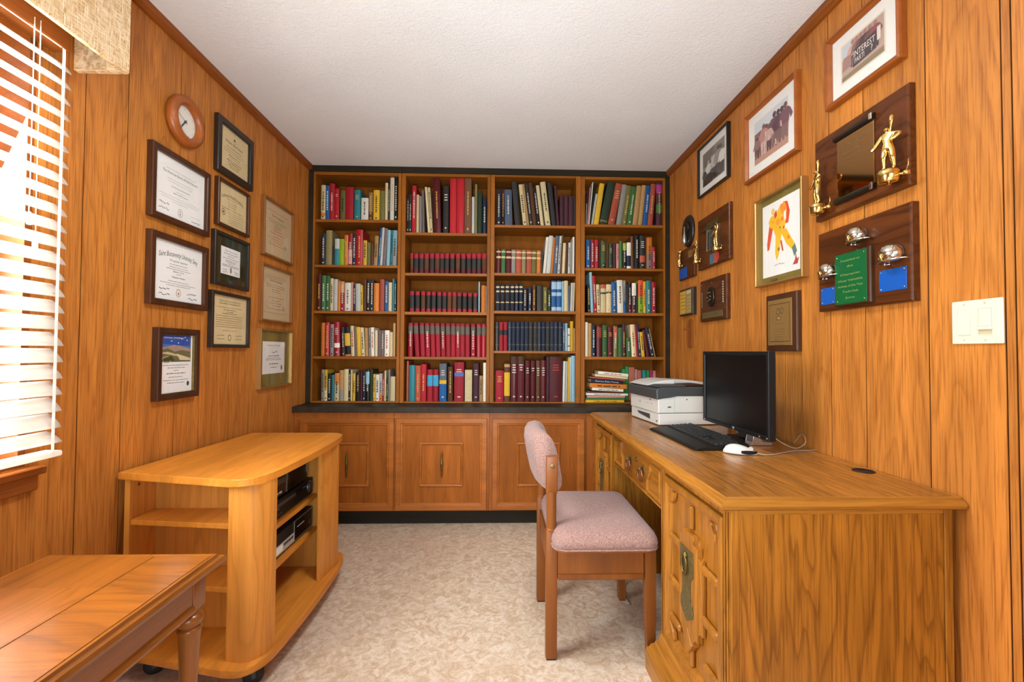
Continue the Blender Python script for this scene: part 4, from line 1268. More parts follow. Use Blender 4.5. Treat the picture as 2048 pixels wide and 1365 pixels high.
p = player('cassette_recorder', 'dark grey cassette recorder stacked on top of the black disc player', .40, .28, .07, -0.890, 1.955, 0.5405)
MB().box(-0.19, 0.19, 0.010, 0.27, 0.008, 0.088, 0.002).build('body', M['charcoal'], p)
MB().box(-0.19, 0.19, 0.0, 0.0098, 0.008, 0.088, 0.003).build('front_panel', M['pewter'], p)
MB().box(-0.17, 0.0, -0.002, 0.0, 0.056, 0.080, 0.0008).build('cassette_flap', M['charcoal'], p)
MB().box(-0.015, 0.06, -0.001, 0.0, 0.014, 0.040).build('display', M['screen'], p)
MB().box(-0.018, -0.014, -0.003, 0.0, 0.010, 0.086).build('trim_line', M['chrome'], p)
MB().box(0.182, 0.187, -0.003, 0.0, 0.040, 0.086).build('trim_line', M['chrome'], p)
for k in range(4):
    MB().box(-0.17 + 0.03 * k, -0.15 + 0.03 * k, -0.0025, 0, 0.020, 0.028).build('button', M['grey_plastic'], p)
MB().box(-0.17, -0.15, 0.03, 0.25, 0, 0.0079).box(0.15, 0.17, 0.03, 0.25, 0, 0.0079).build('foot', M['rubber'], p)

p = player('cassette_recorder', 'black and silver cassette recorder alone on the lower shelf of the television stand', .42, .3, .1, -0.885, 1.985, 0.3022)
MB().box(-0.215, 0.215, 0.012, 0.31, 0.008, 0.100, 0.002).build('body', M['black_plastic'], p)
MB().box(-0.215, 0.215, 0.0, 0.0118, 0.008, 0.100, 0.003).build('front_panel', M['black_plastic'], p)
MB().box(-0.21, 0.02, -0.002, 0.0, 0.012, 0.052, 0.001).build('control_panel', M['mid_grey'], p)
MB().box(-0.14, -0.085, -0.003, -0.002, 0.020, 0.046).build('label_plate', M['paper'], p)
for k in range(4):
    MB().box(-0.075 + 0.022 * k, -0.058 + 0.022 * k, -0.0035, -0.002, 0.034, 0.044).build('button', M['charcoal'], p)
m2 = Matrix(((1, 0, 0, 0), (0, 0, -1, 0), (0, 1, 0, 0), (0, 0, 0, 1)))
MB().frame(0.02, 0.212, 0.011, 0.098, 0.0035, 0.0, 0.003, 0.0005).move(m2).build('window_frame', M['chrome'], p)
MB().box(0.024, 0.208, -0.001, 0.0, 0.015, 0.094).build('window', M['screen'], p)
MB().box(0.17, 0.195, -0.0022, -0.001, 0.030, 0.050).build('button', M['charcoal'], p)
MB().box(0.05, 0.12, -0.002, -0.001, 0.062, 0.066).build('slot', M['mid_grey'], p)
MB().box(-0.17, -0.15, 0.03, 0.25, 0, 0.0079).box(0.15, 0.17, 0.03, 0.25, 0, 0.0079).build('foot', M['rubber'], p)

# ------------------------------------------------------------------ low side table in the left foreground
tb = thing('side_table', 'low polished wooden side table with turned legs below the window', 'table', (0, 0, 0))
tx0, tx1, ty0, ty1 = -1.158, -0.706, 0.34, 1.212
TZ = 0.62
mb = MB()
prof = [(0.0, TZ), (0.004, TZ), (0.0065, TZ - 0.006), (0.016, TZ - 0.008), (0.0205, TZ - 0.015), (0.018, TZ - 0.023), (0.008, TZ - 0.026), (0.006, TZ - 0.030), (-0.02, TZ - 0.030)]
rings = [[(tx0 - d + 0.02, ty0 - d + 0.02, z), (tx1 + d - 0.02, ty0 - d + 0.02, z), (tx1 + d - 0.02, ty1 + d - 0.02, z), (tx0 - d + 0.02, ty1 + d - 0.02, z)] for d, z in prof]
mb.loft(rings)
mb.build('top_edge', M['table_dark'], tb)
bw = 0.14
for nm, q, mt in (('top_board', (tx1 - 0.02 - bw, tx1 - 0.024, ty0 + 0.03, ty1 - 0.03), 'table_x'), ('top_board', (tx0 + 0.024, tx1 - 0.0242 - bw, ty1 - 0.03 - 0.15, ty1 - 0.03), 'table_y'),
                  ('top_board', (tx0 + 0.024, -0.975, ty0 + 0.03, ty1 - 0.1802), 'table_y'), ('top_board', (-0.9748, tx1 - 0.0242 - bw, ty0 + 0.03, ty1 - 0.1802), 'table_y')):
    x0, x1, y0, y1 = q
    MB().box(x0, x1, y0, y1, TZ + 0.0002, TZ + 0.0012).build(nm, M[mt], tb)
ax0, ax1, ay0, ay1 = tx0 + 0.03, tx1 - 0.030, ty0 + 0.03, ty1 - 0.030
for x0, x1, y0, y1, mt in ((ax1 - 0.018, ax1 - 0.004, ay0 + 0.05, ay1 - 0.05, 'table_y'), (ax0 + 0.004, ax0 + 0.018, ay0 + 0.05, ay1 - 0.05, 'table_y'), (ax0 + 0.05, ax1 - 0.05, ay1 - 0.018, ay1 - 0.004, 'table_x'), (ax0 + 0.05, ax1 - 0.05, ay0 + 0.004, ay0 + 0.018, 'table_x')):
    MB().box(x0, x1, y0, y1, 0.510, 0.592, 0.001).build('apron', M['table_dark'] if mt == 'table_y' else M[mt], tb)
MB().prism([(ax1 - 0.004, 0.506), (ax1 + 0.004, 0.508), (ax1 + 0.006, 0.515), (ax1 + 0.002, 0.521), (ax1 - 0.004, 0.523)], 'Y', ay0 + 0.05, ay1 - 0.05).build('apron_moulding', M['table_dark'], tb)
leg_me = None
lp = [(0.0, 0.0), (0.014, 0.0), (0.016, 0.02), (0.0175, 0.10), (0.021, 0.22), (0.0255, 0.33), (0.0270, 0.352), (0.0285, 0.358), (0.030, 0.363), (0.0285, 0.368), (0.024, 0.371), (0.027, 0.376), (0.031, 0.383), (0.0325, 0.391), (0.031, 0.399), (0.026, 0.404), (0.0225, 0.406), (0.0235, 0.412), (0.026, 0.417), (0.024, 0.421)]
for x, y in ((ax1 - 0.0255, ay1 - 0.0255), (ax0 + 0.028, ay1 - 0.0255), (ax1 - 0.0255, ay0 + 0.028), (ax0 + 0.028, ay0 + 0.028)):
    if leg_me is None:
        mb = MB()
        mb.lathe([(r * 0.9, 1.147 - 0.883 * (1.147 - z) if z > 0.19 else z * 1.44) for r, z in lp], n=28)
        mb.box(-0.0235, 0.0235, -0.0235, 0.0235, 0.504, 0.592, 0.003, 2)
        tmp = mb.build('leg', M['table_z'], tb)
        shade_smooth_by_angle(tmp, 40)
        leg_me = tmp.data
        tmp.location = (x, y, 0)
    else:
        o = bpy.data.objects.new('leg', leg_me)
        COL.objects.link(o)
        o.parent = tb
        o.location = (x, y, 0)

# ------------------------------------------------------------------ desk
dk = thing('desk', 'large carved wooden pedestal desk with a brass-mounted door by the right wall', 'desk', (0, 0, 0))
DZ = 0.775
dx0, dx1, dy0, dy1 = 0.575, 1.208, 1.138, 2.79
MB().box(dx0 + 0.016, dx1, dy0 + 0.016, dy1 - 0.016, DZ - 0.032, DZ, 0.0006).build('top', M['desk_top'], dk)
prof = [(0.0, DZ - 0.0005), (0.008, DZ - 0.0025), (0.0085, DZ - 0.006), (0.013, DZ - 0.0065), (0.020, DZ - 0.011), (0.0235, DZ - 0.018), (0.0215, DZ - 0.026), (0.015, DZ - 0.0305), (0.0, DZ - 0.032)]


def mitred(p0, p1, out, m0, m1, mat_):
    """edge moulding from p0 to p1 (inner line), profile pushed OUT, mitred by m0/m1 along the run"""
    p0, p1, out = Vector(p0), Vector(p1), Vector(out)
    run = (p1 - p0).normalized()
    ra = [p0 + out * d - run * (d * m0) + Vector((0, 0, z)) for d, z in prof]
    rb = [p1 + out * d + run * (d * m1) + Vector((0, 0, z)) for d, z in prof]
    o = MB().loft([ra, rb]).build('edge_moulding', mat_, dk)
    return shade_smooth_by_angle(o, 40)


ix, iy0, iy1 = dx0 + 0.0155, dy0 + 0.0155, dy1 - 0.0155
mitred((ix, iy0, 0), (ix, iy1, 0), (-1, 0, 0), 1, 1, M['desk_y'])
mitred((ix, iy0, 0), (dx1, iy0, 0), (0, -1, 0), 1, 0, M['desk_x'])
mitred((ix, iy1, 0), (dx1, iy1, 0), (0, 1, 0), 1, 0, M['desk_x'])
FX = 0.606                       # front plane of the pedestals (facing -x)
px1 = 1.195
P1 = (1.162, 1.645)
P2 = (2.335, 2.775)
for (y0, y1) in (P1, P2):
    mb = MB()
    mb.box(FX + 0.002, px1, y0, y0 + 0.018, 0.0, DZ - 0.0325)
    mb.box(FX + 0.002, px1, y1 - 0.018, y1, 0.0, DZ - 0.0325)
    mb.box(FX + 0.035, px1, y0 + 0.018, y1 - 0.018, 0.06, 0.075)
    mb.box(px1 - 0.012, px1, y0 + 0.018, y1 - 0.018, 0.075, DZ - 0.0325)
    mb.build('pedestal', M['desk_z'], dk)
    # face frame with a reeded post at each edge
    mb = MB()
    for a, b in ((y0 - 0.002, y0 + 0.030), (y1 - 0.030, y1 + 0.002)):
        mb.box(FX - 0.004, FX + 0.002, a, b, 0.105, DZ - 0.033, 0.0015)
        mb.box(FX - 0.008, FX - 0.004, a + 0.005, a + 0.012, 0.105, DZ - 0.033, 0.002)
        mb.box(FX - 0.008, FX - 0.004, b - 0.012, b - 0.005, 0.105, DZ - 0.033, 0.002)
    mb.box(FX - 0.004, FX + 0.002, y0 + 0.030, y1 - 0.030, DZ - 0.060, DZ - 0.033, 0.001)
    mb.box(FX - 0.012, FX + 0.002, y0 - 0.004, y1 + 0.004, DZ - 0.043, DZ - 0.033, 0.002)
    mb.build('face_frame', M['desk_z'], dk)
    # stepped plinth
    mb = MB()
    pr = [(FX + 0.03, 0.0), (FX - 0.064, 0.0), (FX - 0.067, 0.060), (FX - 0.060, 0.078), (FX - 0.050, 0.080), (FX - 0.046, 0.088), (FX - 0.032, 0.091), (FX - 0.028, 0.098), (FX - 0.016, 0.100), (FX - 0.012, 0.118), (FX - 0.006, 0.128), (FX + 0.002, 0.128), (FX + 0.002, 0.10), (FX + 0.03, 0.10)]
    mb.prism(pr, 'Y', y0 - 0.0, y1 - 0.0)
    mb.build('plinth', M['desk_y'], dk)
# near end panel trim
MB().box(FX - 0.002, FX + 0.020, P1[0] - 0.006, P1[0] - 0.0005, 0.0, DZ - 0.033, 0.002).build('corner_bead', M['desk_z'], dk)
MB().box(px1 - 0.022, px1, P1[0] - 0.006, P1[0] - 0.0005, 0.0, DZ - 0.033, 0.002).build('corner_bead', M['desk_z'], dk)
MB().box(FX + 0.0205, px1 - 0.0225, P1[0] - 0.004, P1[0] - 0.0005, DZ - 0.048, DZ - 0.033, 0.0015).build('end_moulding', M['desk_x'], dk)
# modesty back
MB().box(px1 - 0.012, px1, P1[1] + 0.0005, P2[0] - 0.0005, 0.12, DZ - 0.0325).build('back_panel', M['desk_ply'], dk)


def desk_door(y0, y1):
    """Fretted door in local u (along +y), v up, w out to -x; root mesh is the recessed panel."""
    W = y1 - y0
    z0, z1 = 0.132, 0.708
    H = z1 - z0
    d = MB().box(0.03, W - 0.03, 0.03, H - 0.03, -0.020, -0.014).build('door', M['desk_v'], dk)
    # local u -> -y seen from the room: left of the door is the far side
    d.matrix_local = Matrix(((0, 0, -1, FX - 0.004), (-1, 0, 0, y1), (0, 1, 0, z0), (0, 0, 0, 1)))
    fp = [(0, -0.020), (0, 0.003), (0.1, 0.007), (0.50, 0.007), (0.62, 0.001), (0.80, -0.002), (1.0, -0.014), (1.0, -0.020)]
    MB().frame(0, W, 0, H, 0.042, 0, 0, prof=fp).build('door_frame', M['desk_v'], d)
    def bar(u0, u1, v0, v1, w=0.002, b=0.006):
        MB().box(u0, u1, v0, v1, -0.0138, w, b).build('fretwork', M['desk_v'], d)
    cu = W / 2
    bw2 = 0.011
    vb = [H * 0.175, H * 0.40, H * 0.655]          # levels of the cross bars
    bar(cu - bw2, cu + bw2, H * 0.80, H - 0.040)
    bar(cu - bw2, cu + bw2, 0.040, H * 0.21)
    for k, v in enumerate(vb):
        inn = 0.050 if k else 0.085
        bar(0.040, cu - inn, v - 0.013, v + 0.013)
        bar(cu + inn, W - 0.040, v - 0.013, v + 0.013)
    # raised stepped surround round the escutcheon
    def octo(hu, hv, cv, s):
        return [(cu - hu, cv - hv + s), (cu - hu + s, cv - hv + s), (cu - hu + s, cv - hv), (cu + hu - s, cv - hv), (cu + hu - s, cv - hv + s), (cu + hu, cv - hv + s), (cu + hu, cv + hv - s), (cu + hu - s, cv + hv - s), (cu + hu - s, cv + hv), (cu - hu + s, cv + hv), (cu - hu + s, cv + hv - s), (cu - hu, cv + hv - s)]
    cv = H * 0.50
    MB().prism(octo(0.085, H * 0.235, cv, 0.026), 'Z', -0.0138, 0.003, 0.006, 2).build('carved_surround', M['desk_v'], d)
    MB().prism(octo(0.064, H * 0.285, cv, 0.024), 'Z', -0.0138, 0.009, 0.005, 2).build('carved_surround', M['desk_v'], d)
    dia = [(cu, cv - H * 0.36), (cu + 0.032, cv - H * 0.29), (cu, cv - H * 0.22), (cu - 0.032, cv - H * 0.29)]
    MB().prism(dia, 'Z', -0.0138, 0.010, 0.003).build('carved_drop', M['desk_v'], d)
    # quarter-round notches in the corners
    for su, sv in ((0, 1), (1, 1), (0, 0), (1, 0)):
        u = 0.040 if su == 0 else W - 0.040
        v = 0.040 if sv == 0 else H - 0.040
        pts, q = [], []
        for i in range(7):
            a = PI / 2 * i / 6
            du, dv = math.cos(a), math.sin(a)
            su_, sv_ = (1 if su == 0 else -1), (1 if sv == 0 else -1)
            pts.append((u + su_ * 0.046 * du, v + sv_ * 0.046 * dv))
            q.append((u + su_ * 0.026 * du, v + sv_ * 0.026 * dv))
        MB().prism(pts + list(reversed(q)), 'Z', -0.0138, 0.003, 0.004).build('corner_carving', M['desk_v'], d)
    # escutcheon plate and drop ring
    zz = cv + H * 0.20
    sh = [(-0.040, 0), (-0.046, 0.004), (-0.046, -0.07), (-0.040, -0.078), (-0.030, -0.083), (-0.026, -0.12), (-0.032, -0.150), (-0.042, -0.160), (-0.046, -0.175), (-0.043, -0.195), (0.0, -0.222)]
    pts = [(cu + a, zz + b) for a, b in sh] + [(cu - a, zz + b) for a, b in reversed(sh[:-1])]
    e = MB().prism(pts, 'Z', 0.0092, 0.0125, 0.001).build('escutcheon', M['dark_brass'], d)
    MB().lathe([(0.0, 0.0126), (0.010, 0.0126), (0.012, 0.016), (0.006, 0.022), (0.0, 0.023)], (cu, zz - 0.020, 0), n=14).build('ring_boss', M['brass'], e, True)
    ring = [(cu + 0.017 * math.sin(2 * PI * i / 20) * (1 if True else 1), zz - 0.048 + 0.030 * math.cos(2 * PI * i / 20), 0.019) for i in range(21)]
    MB().tube(ring, 0.0035, 8, False).build('drop_ring', M['brass'], e, True)
    for zq in (zz - 0.011, zz - 0.185):
        MB().lathe([(0.0, 0.0126), (0.004, 0.0126), (0.003, 0.0155), (0.0, 0.016)], (cu, zq, 0), n=10).build('nail', M['brass'], e, True)
    return d


desk_door(P1[0] + 0.030, P1[1] - 0.030)
desk_door(P2[0] + 0.030, P2[1] - 0.030)

# the kneehole drawer
y0, y1 = P1[1] + 0.003, P2[0] - 0.003
MB().box(FX, FX + 0.02, y0, y1, DZ - 0.060, DZ - 0.033, 0.001).build('rail', M['desk_y'], dk)
MB().box(FX + 0.03, px1 - 0.013, y0 + 0.01, y1 - 0.01, 0.600, DZ - 0.062).build('drawer_box', M['desk_ply'], dk)
W, H = y1 - y0 - 0.006, 0.142
dr = MB().box(0, W, 0, H, -0.018, 0.0, 0.002).build('drawer', M['desk_u'], dk)
dr.matrix_local = Matrix(((0, 0, -1, FX + 0.004), (-1, 0, 0, y1 - 0.003), (0, 1, 0, 0.572), (0, 0, 0, 1)))
for u0, u1, flip in ((0.012, 0.165, 1), (W - 0.165, W - 0.012, -1)):
    mid = (u0 + u1) / 2
    a, b = (u0, u1) if flip == 1 else (u1, u0)
    s = flip

    def shape(d):
        return [(a + s * d, 0.010 + d), (b - s * d, 0.010 + d), (b - s * d, 0.062), (b - s * (d + 0.012), 0.076), (b - s * (d + 0.030), 0.100), (b - s * (d + 0.036), H - 0.008 - d), (a + s * d, H - 0.008 - d)]
    for d0, d1, w in ((0, 0.014, 0.009),):
        o_, i_ = shape(0), shape(0.016)
        mb = MB()
        R = [[(p[0], p[1], 0.0002) for p in o_], [(p[0], p[1], 0.006) for p in o_], [(0.6 * p[0] + 0.4 * q[0], 0.6 * p[1] + 0.4 * q[1], 0.011) for p, q in zip(o_, i_)], [(q[0], q[1], 0.005) for q in i_], [(q[0], q[1], 0.0002) for q in i_]]
        mb.loft(R, cap=False)
        mb.build('drawer_moulding', M['desk_u'], dr)
MB().box(0.0, W, -0.006, 0.004, -0.004, 0.006, 0.002).build('drawer_lip', M['desk_u'], dr)
# pulls: a shaped back plate and a bail each, with a lock between
for cu in (W * 0.40, W * 0.66):
    pl = MB().prism([(cu - 0.018, 0.075), (cu, 0.058), (cu + 0.018, 0.075), (cu + 0.014, 0.092), (cu, 0.106), (cu - 0.014, 0.092)], 'Z', 0.0002, 0.0025, 0.0008).build('pull', M['dark_brass'], dr)
    MB().lathe([(0.0, 0.0026), (0.008, 0.0026), (0.006, 0.014), (0.009, 0.019), (0.0, 0.021)], (cu, 0.086, 0), n=12).build('pull_post', M['dark_brass'], pl, True)
    ring = [(cu + 0.030 * math.sin(PI * 2 * i / 16), 0.062 + 0.026 * math.cos(PI * 2 * i / 16), 0.014) for i in range(17)]
    MB().tube(ring, 0.004, 8, False).build('bail', M['copper'], pl, True)
MB().lathe([(0.0, 0.0002), (0.011, 0.0002), (0.010, 0.004), (0.0, 0.0045)], (W * 0.53, 0.105, 0), n=14).build('keyhole_plate', M['dark_brass'], dr, True)
# cable grommet in the top
g = MB().lathe([(0.0, 0.0003), (0.024, 0.0003), (0.024, 0.0018), (0.030, 0.0022), (0.031, 0.0003)], (1.158, 1.40, DZ), n=24, cap=False).build('cable_grommet', M['black_plastic'], dk, True)

# ------------------------------------------------------------------ chair
ch = thing('chair', 'wooden desk chair with mauve tweed seat and padded backrest', 'chair', (0, 0, 0))


def rounded_pad(pts_xy, z0, z1, inset=0.02, crown=0.02, n_levels=4):
    """cushion: outline drawn in towards top with a crowned surface"""
    cx = sum(p[0] for p in pts_xy) / len(pts_xy)
    cy = sum(p[1] for p in pts_xy) / len(pts_xy)
    mb = MB()
    rings = []
    prof = [(0.0, 0.0), (0.004, 0.25), (0.0, 0.5), (-0.010, 0.74), (-0.028, 0.9)]
    for d, t in prof:
        rings.append([(cx + (x - cx) * (1 + d * 4), cy + (y - cy) * (1 + d * 4), z0 + (z1 - z0) * t) for x, y in pts_xy])
    for s in (0.72, 0.5, 0.25):
        t = 0.9 + (1 - s) * 0.24
        rings.append([(cx + (x - cx) * s, cy + (y - cy) * s, z0 + (z1 - z0) * min(t, 1.06)) for x, y in pts_xy])
    mb.loft(rings)
    return mb


def rrect(x0, x1, y0, y1, r, n=5):
    out = []
    for cx, cy, a0 in ((x1 - r, y1 - r, 0), (x0 + r, y1 - r, PI / 2), (x0 + r, y0 + r, PI), (x1 - r, y0 + r, 3 * PI / 2)):
        for i in range(n + 1):
            a = a0 + PI / 2 * i / n
            out.append((cx + r * math.cos(a), cy + r * math.sin(a)))
    return out


cy0, cy1 = 1.655, 2.125           # near and far faces of the frame
seat = rounded_pad(rrect(0.205, 0.590, 1.625, 2.155, 0.045), 0.432, 0.498).build('seat', M['fabric'], ch, True)
MB().prism(rrect(0.207, 0.588, 1.627, 2.153, 0.045), 'Z', 0.422, 0.4315).build('seat_board', M['chair'], ch)
pip = [(x, y, 0.4325) for x, y in rrect(0.2035, 0.5915, 1.6235, 2.1565, 0.046)]
MB().tube(pip + [pip[0]], 0.0035, 6, False).build('piping', M['fabric'], seat, True)


def post(x, y, w, d):
    mb = MB()
    mb.box(x - w / 2, x + w / 2, y - d / 2, y + d / 2, 0.005, 0.478, 0.004, 2)
    mb.lathe([(0.0, 0.470), (0.021, 0.474), (0.021, 0.480), (0.0185, 0.484), (0.0185, 0.62), (0.0, 0.62)], (x, y, 0), n=18)
    mb.box(x - w / 2, x + w / 2, y - d / 2 + 0.006, y + d / 2 - 0.006, 0.612, 0.752, 0.004, 2)
    return mb


for y in (1.708, 2.098):
    o = post(0.204, y, 0.042, 0.036).build('rear_leg', M['chair'], ch)
    shade_smooth_by_angle(o, 30)
    MB().box(0.186, 0.222, y - 0.015, y + 0.015, 0.0005, 0.005).build('glide', M['rubber'], o)
    s = -1 if y < 1.9 else 1
    MB().lathe([(0.0, 0.0), (0.008, 0.0), (0.008, 0.002 * s), (0.004, 0.003 * s), (0.0, 0.003 * s)], (0.206, y + s * 0.0122, 0.716), axis='Y', n=14).build('screw', M['brass'], o)
for y in (1.700, 2.098):
    mb = MB()
    x = 0.572
    R = []
    for z, w in ((0.005, 0.030), (0.20, 0.036), (0.421, 0.042)):
        R.append([(x + 0.021 - w, y - w / 2, z), (x + 0.021, y - w / 2, z), (x + 0.021, y + w / 2, z), (x + 0.021 - w, y + w / 2, z)])
    mb.loft(R)
    o = mb.build('front_leg', M['chair'], ch)
    MB().box(x - 0.006, x + 0.018, y - 0.012, y + 0.012, 0.0005, 0.005).build('glide', M['rubber'], o)
for x0, x1, y0, y1 in ((0.226, 0.550, 1.690, 1.710), (0.226, 0.550, 2.088, 2.108)):
    MB().box(x0, x1, y0, y1, 0.318, 0.4215, 0.001).build('side_apron', M['chair'], ch)
    MB().box(x0, x1, y0 - 0.004, y1 + 0.004, 0.296, 0.3178, 0.003).build('side_rail', M['chair'], ch)
MB().box(0.194, 0.214, 1.7265, 2.0795, 0.318, 0.4215, 0.001).build('back_apron', M['chair'], ch)
MB().box(0.560, 0.580, 1.722, 2.076, 0.340, 0.4215, 0.001).build('front_apron', M['chair'], ch)
# padded backrest, curved in plan and bulging
mb = MB()
rings = []
ny = 14
for i in range(ny + 1):
    t = i / ny
    y = 1.7275 + (2.0785 - 1.7275) * t
    e = min(1.0, math.sin(PI * min(max(t, 0.012), 0.988)) ** 0.30)
    xc = 0.198 - 0.022 * math.sin(PI * t)
    hz = 0.119 * (0.84 + 0.16 * e)
    hx = 0.050 * (0.76 + 0.24 * e)
    zc = 0.722
    ring = []
    for k in range(16):
        a = 2 * PI * k / 16
        sx = math.copysign(abs(math.cos(a)) ** 0.7, math.cos(a))
        sz = math.copysign(abs(math.sin(a)) ** 0.6, math.sin(a))
        z = zc + hz * sz
        tilt = -(z - 0.70) * 0.20
        ring.append((xc + hx * sx + tilt, y, z))
    rings.append(ring)
mb.loft(rings)
MBK = mb.build('backrest', M['fabric'], ch, True)
# ------------------------------------------------------------------ things on the desk
mon = thing('monitor', 'black widescreen monitor with a dark screen standing on the desk', 'monitor', (1.0, 1.885, DZ))
# local: x towards the wall (back), y along the desk; face towards -x
W2, Z0, Z1 = 0.265, 0.048, 0.378
mb = MB()
mF = Matrix(((0, 0, -1, 0), (-1, 0, 0, 0), (0, 1, 0, 0), (0, 0, 0, 1)))       # u,v,w -> -y, z, -x
fp = [(0, -0.014), (0, 0.009), (0.15, 0.012), (0.8, 0.012), (1.0, 0.006), (1.0, -0.014)]
mb.frame(-W2, W2, Z0, Z1, 0.017, 0, 0, prof=fp)
mb.move(mF)
mb.build('bezel', M['black_plastic'], mon)
MB().box(-0.006, -0.003, -W2 + 0.0165, W2 - 0.0165, Z0 + 0.0165, Z1 - 0.0165).build('screen', M['screen'], mon)
mb = MB()
mb.box(-0.0025, 0.0138, -W2 + 0.0172, W2 - 0.0172, Z0 + 0.0172, Z1 - 0.0172)
mb.loft([[(0.0142, -W2 + 0.004, Z0 + 0.004), (0.0142, W2 - 0.004, Z0 + 0.004), (0.0142, W2 - 0.004, Z1 - 0.004), (0.0142, -W2 + 0.004, Z1 - 0.004)], [(0.034, -W2 + 0.03, Z0 + 0.03), (0.034, W2 - 0.03, Z0 + 0.03), (0.034, W2 - 0.03, Z1 - 0.02), (0.034, -W2 + 0.03, Z1 - 0.02)]])
mb.box(0.0342, 0.050, -0.20, 0.20, Z0 + 0.05, Z1 - 0.04, 0.008, 2)
mb.build('back_cover', M['black_plastic'], mon)
lg = MB().lathe([(0.0, 0.0), (0.0085, 0.0), (0.0075, 0.0015), (0.0, 0.0018)], (0, 0, 0), n=16, squash=(1, 1)).build('badge', M['chrome'], mon, True)
lg.matrix_local = Matrix(((0, 0, -1, -0.0122), (-1, 0, 0, -0.015), (0, 1, 0, Z0 + 0.0085), (0, 0, 0, 1)))
for k, u in enumerate((-0.252, -0.205, 0.245)):
    MB().box(-0.0135, -0.012, u - 0.004, u + 0.004, Z0 + 0.005, Z0 + 0.011, 0.0006).build('button', M['chrome'], mon)
mb = MB()
mb.loft([[(0.055, -0.05, 0.20), (0.075, -0.05, 0.20), (0.075, 0.05, 0.20), (0.055, 0.05, 0.20)], [(0.055, -0.05, 0.05), (0.075, -0.05, 0.05), (0.075, 0.05, 0.05), (0.055, 0.05, 0.05)],
         [(0.045, -0.06, 0.012), (0.080, -0.06, 0.012), (0.080, 0.06, 0.012), (0.045, 0.06, 0.012)]])
mb.box(0.050, 0.08, -0.05, 0.05, 0.16, 0.24, 0.003)
mb.build('stand_neck', M['black_plastic'], mon)
mb = MB()
mb.prism([(0.015, 0.001), (0.10, 0.001), (0.10, 0.012), (0.06, 0.014), (0.045, 0.040), (0.030, 0.044), (0.024, 0.040), (0.020, 0.014)], 'Y', -0.105, -0.055, 0.0015)
mb.build('stand_foot', M['chrome'], mon)
MB().box(0.02, 0.10, -0.0545, 0.105, 0.001, 0.010, 0.003).build('stand_foot', M['black_plastic'], mon)

# keyboard: local x along its length, y away from the user, lying along the desk
kb = thing('keyboard', 'black computer keyboard lying in front of the monitor', 'keyboard', (0.862, 1.925, DZ))
kb.rotation_euler = (0, 0, -PI / 2 + 0.035)
mb = MB()
mb.prism([(-0.125, 0.001), (0.085, 0.001), (0.090, 0.016), (0.082, 0.026), (-0.045, 0.017), (-0.060, 0.016), (-0.115, 0.010), (-0.125, 0.006)], 'X', -0.235, 0.235, 0.004, 2)
mb.build('case', M['black_plastic'], kb)
mb = MB()
rows = [(0.066, [(-0.222, 1), (-0.19, 4), (-0.105, 4), (-0.02, 4), (0.075, 3)])]
def key(x, y, w=0.0165, dd=0.0155):
    z = 0.017 + (y + 0.045) / 0.127 * 0.009
    mb.loft([[(x, y, z - 0.001), (x + w, y, z - 0.001), (x + w, y + dd, z), (x, y + dd, z)], [(x + 0.002, y + 0.0015, z + 0.007), (x + w - 0.002, y + 0.0015, z + 0.007), (x + w - 0.002, y + dd - 0.003, z + 0.008), (x + 0.002, y + dd - 0.003, z + 0.008)]])
for r in range(6):
    y = 0.062 - r * 0.0195 - (0.004 if r else 0)
    x = -0.225
    ext = [0.0165, 0.0165, 0.025, 0.029, 0.038, 0.024][r]
    first = True
    while x < 0.055:
        if r == 5 and -0.155 < x < -0.14:
            key(x, y, 0.105); x += 0.108; continue
        if r == 0 and not first and rng.random() < 0.0:
            pass
        w = ext if first else 0.0165
        if x + w > 0.063: break
        key(x, y, w)
        x += w + 0.0025
        first = False
    for k in range(3):
        if r in (3,) or (r == 4 and k != 1): continue
        key(0.075 + k * 0.019, y)
    if r > 0:
        for k in range(4):
            key(0.143 + k * 0.019, y)
keys = mb.build('keys', M['black_key'], kb)
keys['kind'] = 'stuff'
MB().tube(curve_pts([(-0.10, 0.088, 0.012), (-0.11, 0.11, 0.005), (-0.15, 0.125, 0.004), (-0.21, 0.125, 0.004), (-0.235, 0.14, 0.004)]), 0.002, 6).build('cable', M['cable'], kb, True)

# mouse
ms = thing('mouse', 'white computer mouse with a black side and a pale cable, in front of the keyboard', 'mouse', (0.892, 1.640, DZ))
ms.rotation_euler = (0, 0, -0.45)
ms.scale = (1.1, 1.1, 1.0)
mb = MB()
rings = []
n = 12
for i in range(n + 1):
    t = i / n
    x = -0.052 + 0.104 * t
    e = max(0.02, math.sin(PI * min(1, max(0, t))) ** 0.5)
    hw = 0.029 * e * (1 - 0.10 * t)
    hh = 0.035 * max(0.05, math.sin(PI * (t ** 0.75))) ** 0.6 * (1 - 0.25 * t)
    ring = []
    for k in range(14):
        a = 2 * PI * k / 14
        ring.append((x, hw * math.cos(a), 0.004 + (hh * math.sin(a) if math.sin(a) > 0 else 0.003 * math.sin(a))))
    rings.append(ring)
mb.loft(rings)
mb.build('shell', M['white_plastic'], ms, True)
mb = MB()
rings = []
for i in range(9):
    t = i / 8
    x = 0.002 + 0.048 * t
    e = math.sin(PI * (0.08 + 0.84 * t)) ** 0.6
    tt = (x + 0.052) / 0.104
    hw = 0.029 * max(0.02, math.sin(PI * tt) ** 0.5) * (1 - 0.10 * tt)
    rings.append([(x, -hw * 0.995 - 0.0007, 0.012 - 0.008 * e), (x, -hw * 0.80 - 0.003, 0.014 + 0.007 * e * (1 - tt * 0.5)), (x, -hw * 0.5, 0.012)])
mb.loft(rings, cap=False, closed=False)
mb.build('side_grip', M['black_plastic'], ms, True)
